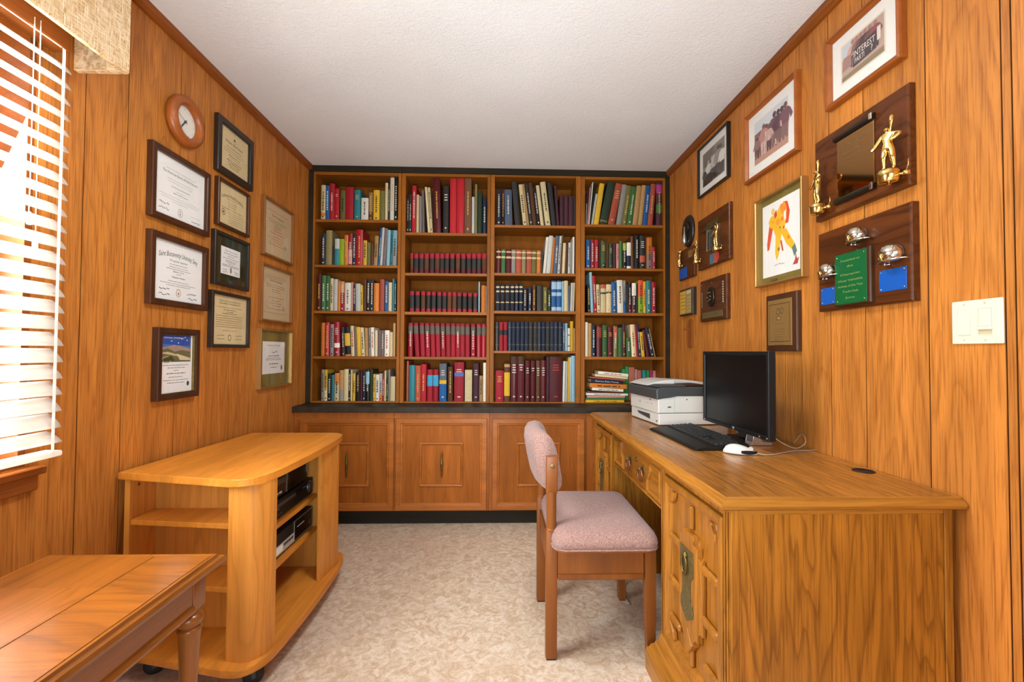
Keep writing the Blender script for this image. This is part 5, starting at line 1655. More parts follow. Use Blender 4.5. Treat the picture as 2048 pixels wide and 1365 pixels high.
MB().lathe([(0.0, -0.003), (0.007, -0.003), (0.007, 0.003), (0.0, 0.003)], (0.032, 0, 0.022), axis='Y', n=14).build('scroll_wheel', M['mid_grey'], ms)
MB().tube(curve_pts([(0.050, 0.0, 0.008), (0.075, 0.003, 0.004), (0.105, 0.030, 0.003), (0.135, 0.072, 0.003), (0.175, 0.120, 0.003), (0.225, 0.155, 0.003), (0.270, 0.20, 0.003)]), 0.002, 6).build('cable', M['cable'], ms, True)
MB().tube(curve_pts([(1.10, 1.80, DZ + 0.003), (1.13, 1.77, DZ + 0.003), (1.16, 1.73, DZ + 0.02), (1.185, 1.76, DZ + 0.05), (1.195, 1.81, DZ + 0.075), (1.20, 1.86, DZ + 0.06)]), 0.0018, 6)
wl = MB().tube(curve_pts([(1.07, 1.80, DZ + 0.07), (1.12, 1.76, DZ + 0.02), (1.155, 1.72, DZ + 0.0035), (1.18, 1.70, DZ + 0.03), (1.192, 1.74, DZ + 0.055), (1.198, 1.80, DZ + 0.0035)]), 0.0018, 6).build('loose_cable', M['cable'], None, True)
tag(wl, 'thin pale cable looping against the wall behind the monitor', 'cable')

# printer: local x towards the wall (back), y along its width, face to -x
pr_ = thing('printer', 'white laser printer with a dark grey upper deck beside the bookcase', 'printer', (0.790, 2.43, DZ))
pr_.rotation_euler = (0, 0, 0.10)
Wd = 0.178
body = [(0.0, 0.004), (0.36, 0.004), (0.36, 0.062), (0.0, 0.062)]
MB().box(0.004, 0.38, -Wd + 0.002, Wd - 0.002, 0.004, 0.0625, 0.004, 2).build('paper_tray', M['white_plastic'], pr_)
mb = MB()
mb.prism([(0.0, 0.0645), (0.38, 0.0645), (0.38, 0.150), (0.10, 0.150), (0.06, 0.148), (0.02, 0.138), (0.0, 0.134)], 'Y', -Wd, Wd, 0.004, 2)
mb.build('body', M['white_plastic'], pr_)
mb = MB()
mb.prism([(-0.010, 0.136), (0.02, 0.139), (0.06, 0.149), (0.10, 0.151), (0.38, 0.151), (0.38, 0.196), (0.02, 0.196), (-0.006, 0.190), (-0.012, 0.180)], 'Y', -Wd - 0.004, Wd + 0.004, 0.006, 2)
mb.build('upper_deck', M['charcoal'], pr_)
# curved pale lid pieces on top, an output recess between
mb = MB()
lid = [(-0.008, 0.1965), (0.02, 0.208), (0.06, 0.218), (0.11, 0.224), (0.15, 0.225), (0.15, 0.1965)]
mb.prism(lid, 'Y', -0.055, Wd, 0.002)
mb.build('front_lid', M['grey_plastic'], pr_)
mb = MB()
mb.prism([(0.151, 0.1965), (0.151, 0.2225), (0.26, 0.2185), (0.375, 0.206), (0.375, 0.1965)], 'Y', 0.04, Wd, 0.002)
mb.box(0.30, 0.375, -Wd + 0.01, 0.0395, 0.1965, 0.206, 0.002)
mb.build('rear_lid', M['grey_plastic'], pr_)
mb = MB()
mb.prism([(-0.006, 0.1962), (0.03, 0.2045), (0.15, 0.2055), (0.15, 0.1962)], 'Y', -Wd + 0.002, -0.056, 0.003)
mb.build('control_hood', M['charcoal'], pr_)
mb = MB()
mb.prism([(0.152, 0.1962), (0.152, 0.200), (0.29, 0.2035), (0.29, 0.1962)], 'Y', -Wd + 0.02, 0.039)
mb.build('output_tray', M['black_plastic'], pr_)
MB().box(-0.002, 0.003, -0.10, 0.11, 0.0655, 0.0675).build('front_seam', M['mid_grey'], pr_)
mb = MB()
mb.loft([[(0.0015, 0.085, 0.048), (0.0015, -0.07, 0.048), (0.0015, -0.075, 0.022), (0.0015, 0.07, 0.036)], [(0.0036, 0.085, 0.048), (0.0036, -0.07, 0.048), (0.0036, -0.075, 0.022), (0.0036, 0.07, 0.036)]])
mb.build('tray_grip', M['charcoal'], pr_)
MB().box(-0.0015, 0.0, 0.06, 0.10, 0.118, 0.126).build('badge', M['grey_plastic'], pr_)
for y, z, w, h in ((0.045, 0.098, 0.004, 0.012), (-0.085, 0.122, 0.012, 0.006), (-0.10, 0.104, 0.022, 0.004), (-0.05, 0.104, 0.03, 0.003), (-0.155, 0.020, 0.006, 0.006)):
    MB().box(-0.0012, 0.0 if z > 0.06 else 0.004, y - w / 2, y + w / 2, z, z + h).build('panel_mark', M['mid_grey'] if w > 0.02 else M['charcoal'], pr_)
for x0, z0, x1, z1 in ((0.085, 0.006, 0.0865, 0.148),):
    MB().box(x0, x1, -Wd - 0.0006, -Wd + 0.002, z0 + 0.06, z1).build('side_seam', M['mid_grey'], pr_)
for x, z in ((0.25, 0.132), (0.15, 0.130), (0.05, 0.092)):
    MB().box(x, x + (0.006 if x > 0.1 else 0.018), -Wd - 0.0006, -Wd + 0.001, z, z + 0.006).build('side_mark', M['charcoal'], pr_)
MB().tube(curve_pts([(0.375, -0.09, 0.02), (0.40, -0.16, 0.005), (0.36, -0.28, 0.0045), (0.30, -0.36, 0.0045), (0.26, -0.44, 0.0045)]), 0.003, 6).build('cable', M['cable'], pr_, True)

# loose cord under the desk
mb = MB().tube(curve_pts([(0.66, 2.30, 0.30), (0.655, 2.28, 0.12), (0.64, 2.24, 0.006), (0.605, 2.14, 0.005), (0.60, 2.05, 0.005)]), 0.004, 6).build('floor_cable', M['cable'], None, True)
tag(mb, 'pale cord dropping to the floor beneath the desk behind the chair', 'cable')

# ------------------------------------------------------------------ things on the walls
LW = Matrix(((0, 0, 1, 0), (1, 0, 0, 0), (0, 1, 0, 0), (0, 0, 0, 1)))          # u -> +y, v -> z, w -> +x
RW = Matrix(((0, 0, -1, 0), (-1, 0, 0, 0), (0, 1, 0, 0), (0, 0, 0, 1)))        # u -> -y, v -> z, w -> -x


def wall_place(side, corners, off):
    """Photo corners (tl, tr, br, bl) of a front face standing OFF from the wall -> centre matrix, half width, half height."""
    x = LX + off if side == 'L' else RX_ - off
    p = [on(0, x, *c) for c in corners]
    ya = (p[0].y + p[3].y) / 2
    yb = (p[1].y + p[2].y) / 2
    za = (p[0].z + p[1].z) / 2
    zb = (p[2].z + p[3].z) / 2
    hw, hh = abs(yb - ya) / 2, abs(za - zb) / 2
    base = LW if side == 'L' else RW
    m = Matrix.Translation((LX + 0.0008 if side == 'L' else RX_ - 0.0008, (ya + yb) / 2, (za + zb) / 2)) @ base
    return m, hw, hh


def picture(side, corners, label, depth, wid, frame_mat, back_mat, name='framed_certificate', cat='picture', prof=None, pane=True, inner=None, lip=None, bar='frame'):
    m, hw, hh = wall_place(side, corners, depth)
    r = thing(name, label, cat, mat=m)
    MB().frame(-hw, hw, -hh, hh, wid, 0.0, depth, 0.0025, prof=prof).build(bar, frame_mat, r)
    if lip:
        MB().frame(-hw + wid, hw - wid, -hh + wid, hh - wid, 0.004, depth * 0.3, depth * 0.75, 0.0005).build('inner_lip', lip, r)
    b = depth * 0.35
    MB().box(-hw + wid * 0.7, hw - wid * 0.7, -hh + wid * 0.7, hh - wid * 0.7, 0.002, b).build('sheet', back_mat, r)
    if pane:
        MB().box(-hw + wid * 0.97, hw - wid * 0.97, -hh + wid * 0.97, hh - wid * 0.97, b + 0.003, b + 0.0045).build('pane', M['pane'], r)
    return r, hw - wid, hh - wid, b + 0.0003


GREY = '#55524c'
SOFT = '#7d7a74'
R1 = random.Random(3)
# 1 white diploma, upper
r, a, b, w = picture('L', [(309.2, 279.2), (423.8, 351.5), (418.5, 474.6), (301.5, 428.5)], 'white certificate in a dark walnut frame below the wall clock', 0.024, 0.022, M['walnut'], M['paper'])
p = Print(w)
p.text('The American Board of Public Record', 0, b * 0.46, 0.016, '#6d6a64', width=a * 1.35)
p.line(-a * 0.55, a * 0.62, b * 0.62, 0.0025, '#a9a59c', R1)
for k, (x, v) in enumerate(((0.5, 0.30), (0.46, 0.21), (0.36, 0.06), (0.18, -0.06), (0.28, -0.14), (0.78, -0.28), (0.72, -0.36), (0.30, -0.44))):
    p.line(-a * x, a * x, b * v, 0.0032 if k in (2, 4) else 0.0022, SOFT if k in (2, 4) else '#b0aca4', R1)
for u, v in ((-0.62, -0.58), (-0.62, -0.76), (0.64, -0.84)):
    p.scribble(a * (u - 0.18), a * (u + 0.2), b * v, 0.007, GREY, R1)
p.line(a * 0.42, a * 0.85, b * -0.68, 0.002, '#b0aca4', R1)
p.ring(0, b * -0.72, a * 0.095, 0.002, '#b5a488').disc(0, b * -0.68, a * 0.02, '#8d8674').disc(0, b * -0.76, a * 0.025, '#8d8674')
p.build('lettering', r)
# 2 white diploma, lower
r, a, b, w = picture('L', [(305.6, 457.5), (419.5, 498), (414.5, 621.9), (298.7, 607.6)], 'white diploma with a large arched black heading in a dark walnut frame', 0.024, 0.024, M['walnut'], M['paper'])
p = Print(w)
p.text('Saint Bonaventy Univsity Siny', 0, b * 0.54, 0.030, '#3c3a37', width=a * 1.55, arch=b * 0.10, slant=0.1)
p.text('Pro gratia regnante', 0, b * 0.36, 0.012, '#6b6861', width=a * 0.70)
for k, (x, v) in enumerate(((0.36, 0.25), (0.38, 0.16), (0.48, 0.09), (0.22, 0.0), (0.10, -0.07), (0.26, -0.20), (0.42, -0.33), (0.70, -0.41), (0.48, -0.48))):
    big = k in (3, 5)
    if k == 3: p.text('Bachelor of Arts', 0, b * v, 0.0085, '#45423e', width=a * 0.44)
    elif k == 5: p.text('Salvatore Amato', 0, b * v, 0.011, '#45423e', width=a * 0.52)
    else: p.line(-a * x, a * x, b * v, 0.0026, SOFT, R1)
for u, v in ((-0.55, -0.62), (-0.55, -0.80), (0.55, -0.68), (0.58, -0.84)):
    p.scribble(a * (u - 0.2), a * (u + 0.2), b * v, 0.008, GREY, R1)
p.ring(0, b * -0.70, a * 0.10, 0.002, '#c9a07a').ring(0, b * -0.70, a * 0.075, 0.0012, '#c9a07a').disc(0, b * -0.72, a * 0.025, '#7c756a', sy=1.6)
p.build('lettering', r)
# 3 black framed cream certificate
r, a, b, w = picture('L', [(439.8, 225.7), (510.2, 286.7), (503.6, 382.9), (434, 336.2)], 'cream certificate in a wide black frame, highest right of the wall clock', 0.022, 0.030, M['dark_frame'], M['cream_paper'])
p = Print(w)
p.text('Western State Hospital', 0, b * 0.34, 0.020, '#4d3f2a', width=a * 1.2)
p.text('of the United States Navy', 0, b * 0.14, 0.012, '#6d5c40', width=a * 1.1)
p.disc(0, b * 0.66, a * 0.06, '#5a4c36').ring(0, b * 0.54, a * 0.07, 0.0015, '#8a7a58')
for x, v, h in ((0.7, 0.02, 0.003), (0.72, -0.08, 0.003), (0.4, -0.22, 0.005), (0.35, -0.32, 0.003), (0.5, -0.46, 0.005), (0.45, -0.56, 0.004), (0.38, -0.66, 0.004), (0.3, -0.76, 0.004)):
    p.line(-a * x, a * x, b * v, h, '#7d6c4c', R1)
p.build('lettering', r)
# 4 brown framed cream certificate
r, a, b, w = picture('L', [(439.8, 351.4), (502.6, 392.4), (497.9, 476.2), (435, 445.7)], 'cream certificate with an arched heading in a plain brown frame', 0.022, 0.014, M['walnut'], M['cream_paper'])
p = Print(w)
p.text('Lutheran Hospital Academy', 0, b * 0.46, 0.024, '#4d3f2a', width=a * 1.5, arch=b * 0.16)
for x, v in ((0.4, 0.34), (0.3, 0.2), (0.24, 0.1), (0.3, -0.02), (0.75, -0.16)):
    p.line(-a * x, a * x, b * v, 0.0035, '#7d6c4c', R1)
for v in (-0.3, -0.4, -0.5, -0.62, -0.72, -0.82):
    p.line(-a * 0.25, a * 0.78, b * v, 0.003, '#8d7c5c', R1)
p.ring(-a * 0.62, b * -0.38, a * 0.12, 0.003, '#7d6c4c').disc(-a * 0.62, b * -0.38, a * 0.05, '#7d6c4c', sy=1.3)
p.build('lettering', r)
# 5 dark green mat
r, a, b, w = picture('L', [(432.8, 457.5), (502.5, 488.3), (496.7, 583.6), (427.7, 566.8)], 'small white certificate on a dark green mat in a black frame', 0.022, 0.016, M['dark_frame'], M['mat_green'])
MB().box(-a * 0.62, a * 0.60, -b * 0.60, b * 0.58, w, w + 0.0006).build('certificate', M['paper'], r)
p = Print(w + 0.0008)
p.text('The Community', -a * 0.0, b * 0.40, 0.012, '#55514a', width=a * 0.8)
for x, v in ((0.45, 0.3), (0.2, 0.2), (0.5, 0.1), (0.35, 0.0), (0.3, -0.06), (0.2, -0.13), (0.52, -0.2), (0.52, -0.25)):
    p.line(-a * x, a * x, b * v, 0.0035, '#77736b', R1)
p.disc(0, b * -0.40, a * 0.06, '#8a8578', sy=1.8).rect(-a * 0.04, b * -0.38, a * 0.04, b * -0.26, '#8a8578')
for u, v in ((-0.38, -0.40), (-0.38, -0.50), (0.36, -0.42), (0.38, -0.50)):
    p.scribble(a * (u - 0.14), a * (u + 0.14), b * v, 0.006, GREY, R1)
p.build('lettering', r)
# 6 tan certificate
r, a, b, w = picture('L', [(427, 580.8), (502.9, 594.9), (498.2, 696.7), (421.5, 694.9)], 'tan certificate with a block of small print, lowest in the middle column', 0.022, 0.016, M['dark_frame'], M['cream_paper'])
p = Print(w)
p.text('National Association of', 0, b * 0.76, 0.013, '#6b5632', width=a * 1.2)
p.text('Secondary Administrators', 0, b * 0.66, 0.013, '#6b5632', width=a * 1.2)
for x, v, h in ((0.75, 0.52, 0.003), (0.36, 0.42, 0.004), (0.2, 0.33, 0.005), (0.42, 0.26, 0.004)) + tuple((0.76, 0.16 - 0.09 * k, 0.0032) for k in range(6)) + ((0.4, -0.44, 0.003),):
    p.line(-a * x, a * x, b * v, h, '#8a7448', R1)
for u, v in ((-0.5, -0.64), (-0.5, -0.78), (0.52, -0.64), (0.52, -0.78)):
    p.scribble(a * (u - 0.2), a * (u + 0.2), b * v, 0.006, '#6b5632', R1)
p.ring(0, b * -0.72, a * 0.09, 0.003, '#6b5632')
p.build('lettering', r)
# 7, 8 brown framed documents
for q, lab, pink in (([(532.7, 391), (591.4, 429.5), (585, 532.3), (525.8, 505.6)], 'grey certificate in a thin brown frame, highest beside the bookcase', True),
                     ([(527.7, 526.4), (588.5, 547.2), (582.5, 649), (521.8, 642)], 'grey certificate with a thin printed border in a thin brown frame', False)):
    r, a, b, w = picture('L', q, lab, 0.024, 0.012, M['brown_frame'], M['tan_paper'])
    p = Print(w)
    p.line(-a * 0.75, a * 0.75, b * 0.70, 0.003, '#a0524a', R1)
    p.text('The Constitution', 0, b * 0.50, 0.018, '#4f4638', width=a * 0.85)
    if pink:
        p.rect(-a * 0.35, -b * 0.62, a * 0.35, b * 0.05, '#d6b08e')
        p.text('Alumnus', 0, b * -0.02, 0.016, '#b3564e', width=a * 0.6)
    else:
        for v in (0.62, -0.72):
            p.rect(-a * 0.78, b * v, a * 0.78, b * v + 0.002, '#9a8468')
        for u in (-0.78, 0.77):
            p.rect(a * u, -b * 0.72, a * u + 0.002, b * 0.62, '#9a8468')
    for k, (x, v) in enumerate(((0.65, 0.36), (0.62, 0.28), (0.3, 0.18), (0.25, 0.10), (0.5, -0.12), (0.3, -0.24), (0.4, -0.34), (0.3, -0.44), (0.55, -0.56))):
        p.line(-a * x, a * x, b * v, 0.004, '#7a6c54', R1)
    p.ring(-a * 0.6, b * -0.40, a * 0.10, 0.002, '#a5906c')
    p.disc(a * 0.55, b * -0.5, a * 0.09, '#b39c78')
    p.build('lettering', r)
# 9 gold frame with olive mat
r, a, b, w = picture('L', [(524.7, 656.7), (588, 664), (583, 768.8), (518.3, 780.5)], 'white document on an olive mat in a gold frame above the counter end', 0.026, 0.010, M['gold_frame'], M['mat_olive'])
MB().box(-a * 0.80, a * 0.62, -b * 0.56, b * 0.62, w, w + 0.0006).build('certificate', M['paper'], r)
p = Print(w + 0.0008)
p.text('Commission of the State', -a * 0.1, b * 0.46, 0.012, '#55514a', width=a * 0.8)
p.scribble(-a * 0.2, a * 0.1, b * 0.25, 0.012, '#4b4843', R1)
for x, v, h in ((0.35, 0.08, 0.006), (0.42, 0.0, 0.004), (0.5, -0.06, 0.004), (0.28, -0.22, 0.007), (0.2, -0.34, 0.005)):
    p.line(-a * (x + 0.1), a * (x - 0.1), b * v, h, '#6b675f', R1)
p.disc(a * 0.42, b * -0.36, a * 0.06, '#b5645c', sy=1.4)
p.build('lettering', r)
# 10 blue landscape print
r, a, b, w = picture('L', [(318.7, 654.3), (401.5, 661.2), (397, 793.2), (313.7, 803)], 'dark frame with a blue-skied landscape photo over printed text, lowest on the left wall', 0.026, 0.022, M['walnut'], M['paper'], lip=M['brass'])
p = Print(w)
p.rect(-a, b * 0.06, a * 0.86, b * 0.98, '#3c3f2a')
p.poly([(-a, b * 0.56), (a * 0.84, b * 0.50), (a * 0.84, b * 0.96), (-a, b * 0.96)], '#1d4f9e')
p.poly([(-a, b * 0.66), (a * 0.84, b * 0.60), (a * 0.84, b * 0.46), (-a, b * 0.5)], '#3e74b4')
p.poly([(-a, b * 0.54), (-a * 0.6, b * 0.56), (-a * 0.2, b * 0.63), (a * 0.2, b * 0.60), (a * 0.84, b * 0.52), (a * 0.84, b * 0.38), (-a, b * 0.36)], '#a08a7c')
p.poly([(-a, b * 0.44), (-a * 0.5, b * 0.52), (-a * 0.1, b * 0.40), (a * 0.3, b * 0.46), (a * 0.84, b * 0.40), (a * 0.84, b * 0.08), (-a, b * 0.08)], '#6a6a40')
p.poly([(-a, b * 0.36), (-a * 0.5, b * 0.40), (a * 0.1, b * 0.30), (a * 0.3, b * 0.22), (-a * 0.4, b * 0.30)], '#c2b48c')
p.poly([(a * 0.0, b * 0.34), (a * 0.84, b * 0.18), (a * 0.84, b * 0.10), (a * 0.2, b * 0.12)], '#d4c4a4')
p.ring(-a * 0.55, b * 0.14, a * 0.28, a * 0.05, '#b8b090', n=14, sy=0.5)
p.poly([(-a * 0.9, b * 0.10), (-a * 0.3, b * 0.28), (-a * 0.1, b * 0.10)], '#3f4a2a')
for u, v in ((0.3, 0.84), (0.5, 0.90), (0.62, 0.80), (-0.3, 0.76), (0.1, 0.70)):
    p.disc(a * u, b * v, a * 0.045, '#c8d6e8', n=8, sy=0.6)
p.text('NATIONAL CONFERENCE', -a * 0.15, b * 0.84, 0.009, '#dfe7f0', width=a * 1.15)
for x, v, h in ((0.75, -0.06, 0.003), (0.5, -0.15, 0.0035), (0.18, -0.24, 0.003), (0.55, -0.34, 0.0045), (0.42, -0.46, 0.003), (0.75, -0.56, 0.003), (0.5, -0.65, 0.003)):
    p.line(-a * x, a * x, b * v, h, '#77746e', R1)
p.disc(-a * 0.88, b * -0.80, a * 0.06, '#3a3a34').disc(a * 0.72, b * -0.70, a * 0.08, '#3a3a34', sy=1.3)
p.build('lettering', r)

# wall clock
mclk = on(0, LX + 0.03, 374, 237)
ck = thing('wall_clock', 'round wall clock with an orange wooden rim and white dial', 'clock', mat=Matrix.Translation((LX + 0.0008, 1.900, 2.098)) @ LW)
Rk = 0.103
prof = [(Rk - 0.034, 0.002), (Rk - 0.006, 0.002), (Rk, 0.010), (Rk, 0.022), (Rk - 0.005, 0.031), (Rk - 0.016, 0.037), (Rk - 0.030, 0.037), (Rk - 0.036, 0.032), (Rk - 0.038, 0.012)]
MB().lathe(prof, n=48, cap=False).build('rim', M['oak_frame'], ck, True)
MB().lathe([(0.0, 0.003), (Rk - 0.034, 0.003), (Rk - 0.034, 0.0105), (0.0, 0.0105)], n=40).build('dial', M['clock_face'], ck)
p = Print(0.0108)
for i in range(12):
    t = PI / 2 - i * PI / 6
    p.text(str(12 if i == 0 else i), 0.056 * math.cos(t), 0.056 * math.sin(t) - 0.004, 0.012, '#a49a84')
p.build('numerals', ck)


def hand(name, ang, L, w, z, mt):
    m = Matrix.Rotation(ang, 4, 'Z')
    MB().loft([[(-w, -0.012, z), (w, -0.012, z), (w, -0.012, z + 0.001), (-w, -0.012, z + 0.001)], [(-w * 0.4, L, z), (w * 0.4, L, z), (w * 0.4, L, z + 0.001), (-w * 0.4, L, z + 0.001)]]).move(m).build(name, mt, ck)


hand('hour_hand', math.radians(140), 0.036, 0.0022, 0.013, M['charcoal'])
hand('minute_hand', math.radians(146), 0.052, 0.0018, 0.0145, M['charcoal'])
hand('second_hand', math.radians(66), 0.056, 0.0007, 0.016, M['charcoal'])
MB().lathe([(0, 0.0125), (0.005, 0.0125), (0.005, 0.018), (0, 0.018)], n=14).build('hub', M['charcoal'], ck)
MB().lathe([(0.0, 0.0215), (Rk - 0.037, 0.0215), (Rk - 0.037, 0.0228), (0.0, 0.0228)], n=40).build('pane', M['pane'], ck)
# ------------------------------------------------------------------ right wall: pictures
def silhouette(p, u, v, h, body, skin, leg=None, lean=0.0):
    """a small printed player: head, torso, arms, legs"""
    leg = leg or body
    q = lambda x, y: (u + x * h + lean * y * h, v + y * h)
    p.poly([q(-0.10, 0.0), q(-0.02, 0.0), q(0.0, 0.42), q(-0.15, 0.46)], leg)
    p.poly([q(0.05, 0.02), q(0.14, 0.02), q(0.15, 0.46), q(0.0, 0.42)], leg)
    p.poly([q(-0.16, 0.42), q(0.16, 0.42), q(0.21, 0.76), q(0.10, 0.84), q(-0.10, 0.84), q(-0.21, 0.76)], body)
    p.poly([q(-0.21, 0.76), q(-0.30, 0.5), q(-0.22, 0.44), q(-0.14, 0.70)], body)
    p.poly([q(0.21, 0.76), q(0.32, 0.56), q(0.24, 0.46), q(0.14, 0.70)], body)
    c = q(0.0, 0.92)
    p.disc(c[0], c[1], 0.085 * h, skin, n=10)


R2 = random.Random(5)
# black framed black and white photo
r, a, b, w = picture('R', [(1392.7, 301.2), (1452.5, 245.5), (1455, 351), (1396, 398.5)], 'black and white photo in a black frame, highest nearest the bookcases', 0.022, 0.008, M['black_frame'], M['mat_white'], name='framed_photo')
p = Print(w)
ia, ib = a * 0.76, b * 0.70
p.rect(-ia, -ib, ia, ib, '#8d867c')
p.poly([(-ia, ib), (-ia, ib * 0.1), (-ia * 0.2, ib * 0.25), (ia * 0.1, ib)], '#6f6860')
p.poly([(-ia, -ib), (-ia * 0.1, -ib), (-ia * 0.1, -ib * 0.5), (-ia, -ib * 0.6)], '#3a352f')
for u, h, c, s in ((-0.72, 1.2, '#b3aca2', '#57514a'), (0.22, 1.5, '#e6e1d8', '#8d867c'), (0.58, 1.7, '#c9c2b8', '#4a453f'), (-0.2, 1.45, '#4a453f', '#a8a096'), (-0.5, 1.35, '#d8d2c8', '#b3aca2'), (0.05, 1.65, '#c4beb4', '#7d766c'), (0.38, 1.75, '#9a938a', '#57514a'), (0.75, 1.55, '#e0dbd2', '#7d766c'), (-0.85, 1.0, '#5f5952', '#8d867c')):
    silhouette(p, ia * u, -ib * 0.95, ib * h, c, s, '#4a453f', 0.05)
p.poly([(ia * 0.05, ib * -0.4), (ia * 0.22, ib * -0.4), (ia * 0.22, ib * -0.9), (ia * 0.05, ib * -0.9)], '#35312c')
p.build('photo', r)
# oak frame, players photo
oak_prof = [(0, 0.0), (0, 0.018), (0.08, 0.024), (0.36, 0.026), (0.46, 0.021), (0.56, 0.023), (0.9, 0.015), (1.0, 0.012), (1.0, 0.0)]
r, a, b, w = picture('R', [(1484.5, 236.7), (1587, 143), (1595, 297.4), (1488.6, 370.3)], 'faded colour photo of ball players in an oak frame, beside the black framed photo', 0.026, 0.022, M['oak_frame'], M['mat_white'], name='framed_photo', prof=oak_prof)
p = Print(w)
ia, ib = a * 0.72, b * 0.70
p.rect(-ia, -ib, ia, ib, '#8a6a62')
p.poly([(-ia, ib * 0.45), (ia, ib * 0.5), (ia, ib), (-ia, ib)], '#cfd2d6')
p.poly([(-ia, -ib), (ia, -ib), (ia, -ib * 0.62), (-ia, -ib * 0.55)], '#b98d78')
for u, h, c, s, l in ((-0.68, 1.15, '#7a4e56', '#4b302e', '#6a4448'), (0.05, 1.3, '#8a5a5c', '#5b3a38', '#5a3c42'), (0.62, 1.5, '#6a4450', '#4b302e', '#7a5658'), (-0.28, 1.3, '#9a6e6c', '#5b3a38', '#d0b4a8'), (-0.45, 1.4, '#b5807a', '#7a4e48', '#c9b0a4'), (0.2, 1.55, '#6e4650', '#5b3a38', '#8d6a66'), (0.42, 1.5, '#5a3a46', '#4b302e', '#7a5a58'), (0.82, 1.55, '#7a5058', '#6e4a44', '#8a6660'), (-0.85, 1.0, '#8d6a66', '#5b3a38', '#6a4a48'), (-0.1, 1.15, '#c3a294', '#6e4a44', '#5e4044')):
    silhouette(p, ia * u, -ib * 0.75, ib * h, c, s, l, 0.04)
for u, v in ((-0.55, -0.5), (-0.1, -0.3), (0.3, -0.7), (0.6, -0.1), (-0.3, 0.0)):
    p.poly([(ia * u, ib * v), (ia * (u + 0.08), ib * v), (ia * (u + 0.05), ib * (v + 0.25)), (ia * (u - 0.01), ib * (v + 0.25))], '#d9b8aa')
p.build('photo', r)
# oak frame, banner photo
r, a, b, w = picture('R', [(1643.8, 87.6), (1795, -55), (1798, 109.5), (1650, 225.7)], 'photo of a group behind a hand-lettered banner in an oak frame near the ceiling', 0.028, 0.024, M['oak_frame'], M['mat_white'], name='framed_photo', prof=oak_prof)
p = Print(w)
ia, ib = a * 0.66, b * 0.60
p.rect(-ia - 0.006, -ib - 0.006, ia + 0.006, ib + 0.006, '#dcd2bc')
p.rect(-ia, -ib, ia, ib, '#b79a8c')
p.poly([(-ia, ib * 0.2), (-ia * 0.5, ib * 0.3), (-ia * 0.5, ib), (-ia, ib)], '#c4c6cc')
for u, c in ((-0.45, '#c9a090'), (-0.25, '#8a6a64'), (-0.05, '#6a4a4c'), (0.15, '#4f383c'), (0.38, '#6a4a4c'), (0.62, '#8a4a4a')):
    silhouette(p, ia * u, -ib * 0.5, ib * 1.45, c, '#a5786a', '#4a3a3e')
p.poly([(-ia * 0.45, -ib * 0.62), (ia * 0.66, -ib * 0.52), (ia * 0.66, ib * 0.42), (-ia * 0.40, ib * 0.30)], '#453a40')
p.poly([(-ia, -ib * 0.45), (-ia * 0.5, -ib * 0.4), (-ia * 0.52, ib * 0.25), (-ia * 0.92, ib * 0.3)], '#a07c74')
p.poly([(-ia, -ib), (ia, -ib), (ia, -ib * 0.7), (-ia, -ib * 0.75)], '#8d7a5c')
p.text('INTEREST', ia * 0.10, ib * -0.10, 0.030, '#e2d6c8', width=ia * 1.0)
p.text('PARTI', -ia * 0.12, ib * -0.46, 0.026, '#e2d6c8', width=ia * 0.46)
p.text('?', ia * 0.46, ib * -0.46, 0.028, '#e2d6c8')
p.poly([(ia * 0.7, -ib * 0.2), (ia * 0.86, -ib * 0.2), (ia * 0.86, ib * 0.5), (ia * 0.7, ib * 0.5)], '#d9cfc4')
p.build('photo', r)
# gold frame, painted athlete
r, a, b, w = picture('R', [(1506, 407.5), (1600.2, 352), (1606.5, 553.5), (1512.3, 575.3)], 'painting of a crouching athlete in yellow and orange in a gold frame', 0.030, 0.008, M['gold_frame'], M['mat_olive'], name='framed_painting')
k = 0.028
MB().box(-a + k, a - k, -b + k * 1.05, b - k * 1.05, w, w + 0.0008).build('painted_sheet', M['mat_white'], r)
p = Print(w + 0.001)
ia, ib = a - k, b - k
Q = lambda pts: [((x - 0.5) * 2 * ia, (0.5 - y) * 2 * ib) for x, y in pts]
p.poly(Q([(0.14, 0.64), (0.20, 0.62), (0.30, 0.36), (0.27, 0.30), (0.20, 0.30), (0.13, 0.55)]), '#d6502e')
p.poly(Q([(0.58, 0.06), (0.70, 0.08), (0.76, 0.22), (0.72, 0.36), (0.64, 0.36), (0.66, 0.2)]), '#d8482c')
p.poly(Q([(0.18, 0.25), (0.24, 0.19), (0.40, 0.17), (0.52, 0.08), (0.62, 0.07), (0.68, 0.16), (0.66, 0.30), (0.62, 0.42), (0.52, 0.50), (0.40, 0.50), (0.30, 0.36), (0.22, 0.33)]), '#eab52a')
p.poly(Q([(0.50, 0.09), (0.60, 0.08), (0.68, 0.16), (0.62, 0.24), (0.54, 0.20)]), '#f08a2c')
p.poly(Q([(0.38, 0.46), (0.54, 0.46), (0.50, 0.62), (0.47, 0.72), (0.40, 0.80), (0.36, 0.70)]), '#ecb92c')
p.poly(Q([(0.52, 0.44), (0.66, 0.42), (0.80, 0.58), (0.88, 0.66), (0.80, 0.72), (0.66, 0.62)]), '#eab52a')
p.poly(Q([(0.80, 0.70), (0.88, 0.66), (0.93, 0.76), (0.86, 0.82)]), '#5f7d72')
p.poly(Q([(0.50, 0.56), (0.54, 0.55), (0.59, 0.70), (0.55, 0.70)]), '#c4492e')
p.disc((0.31 - 0.5) * 2 * ia, (0.5 - 0.13) * 2 * ib, ia * 0.10, '#e9c06a', n=12, sy=1.2)
p.poly(Q([(0.34, 0.17), (0.40, 0.12), (0.42, 0.20), (0.36, 0.24)]), '#c4492e')
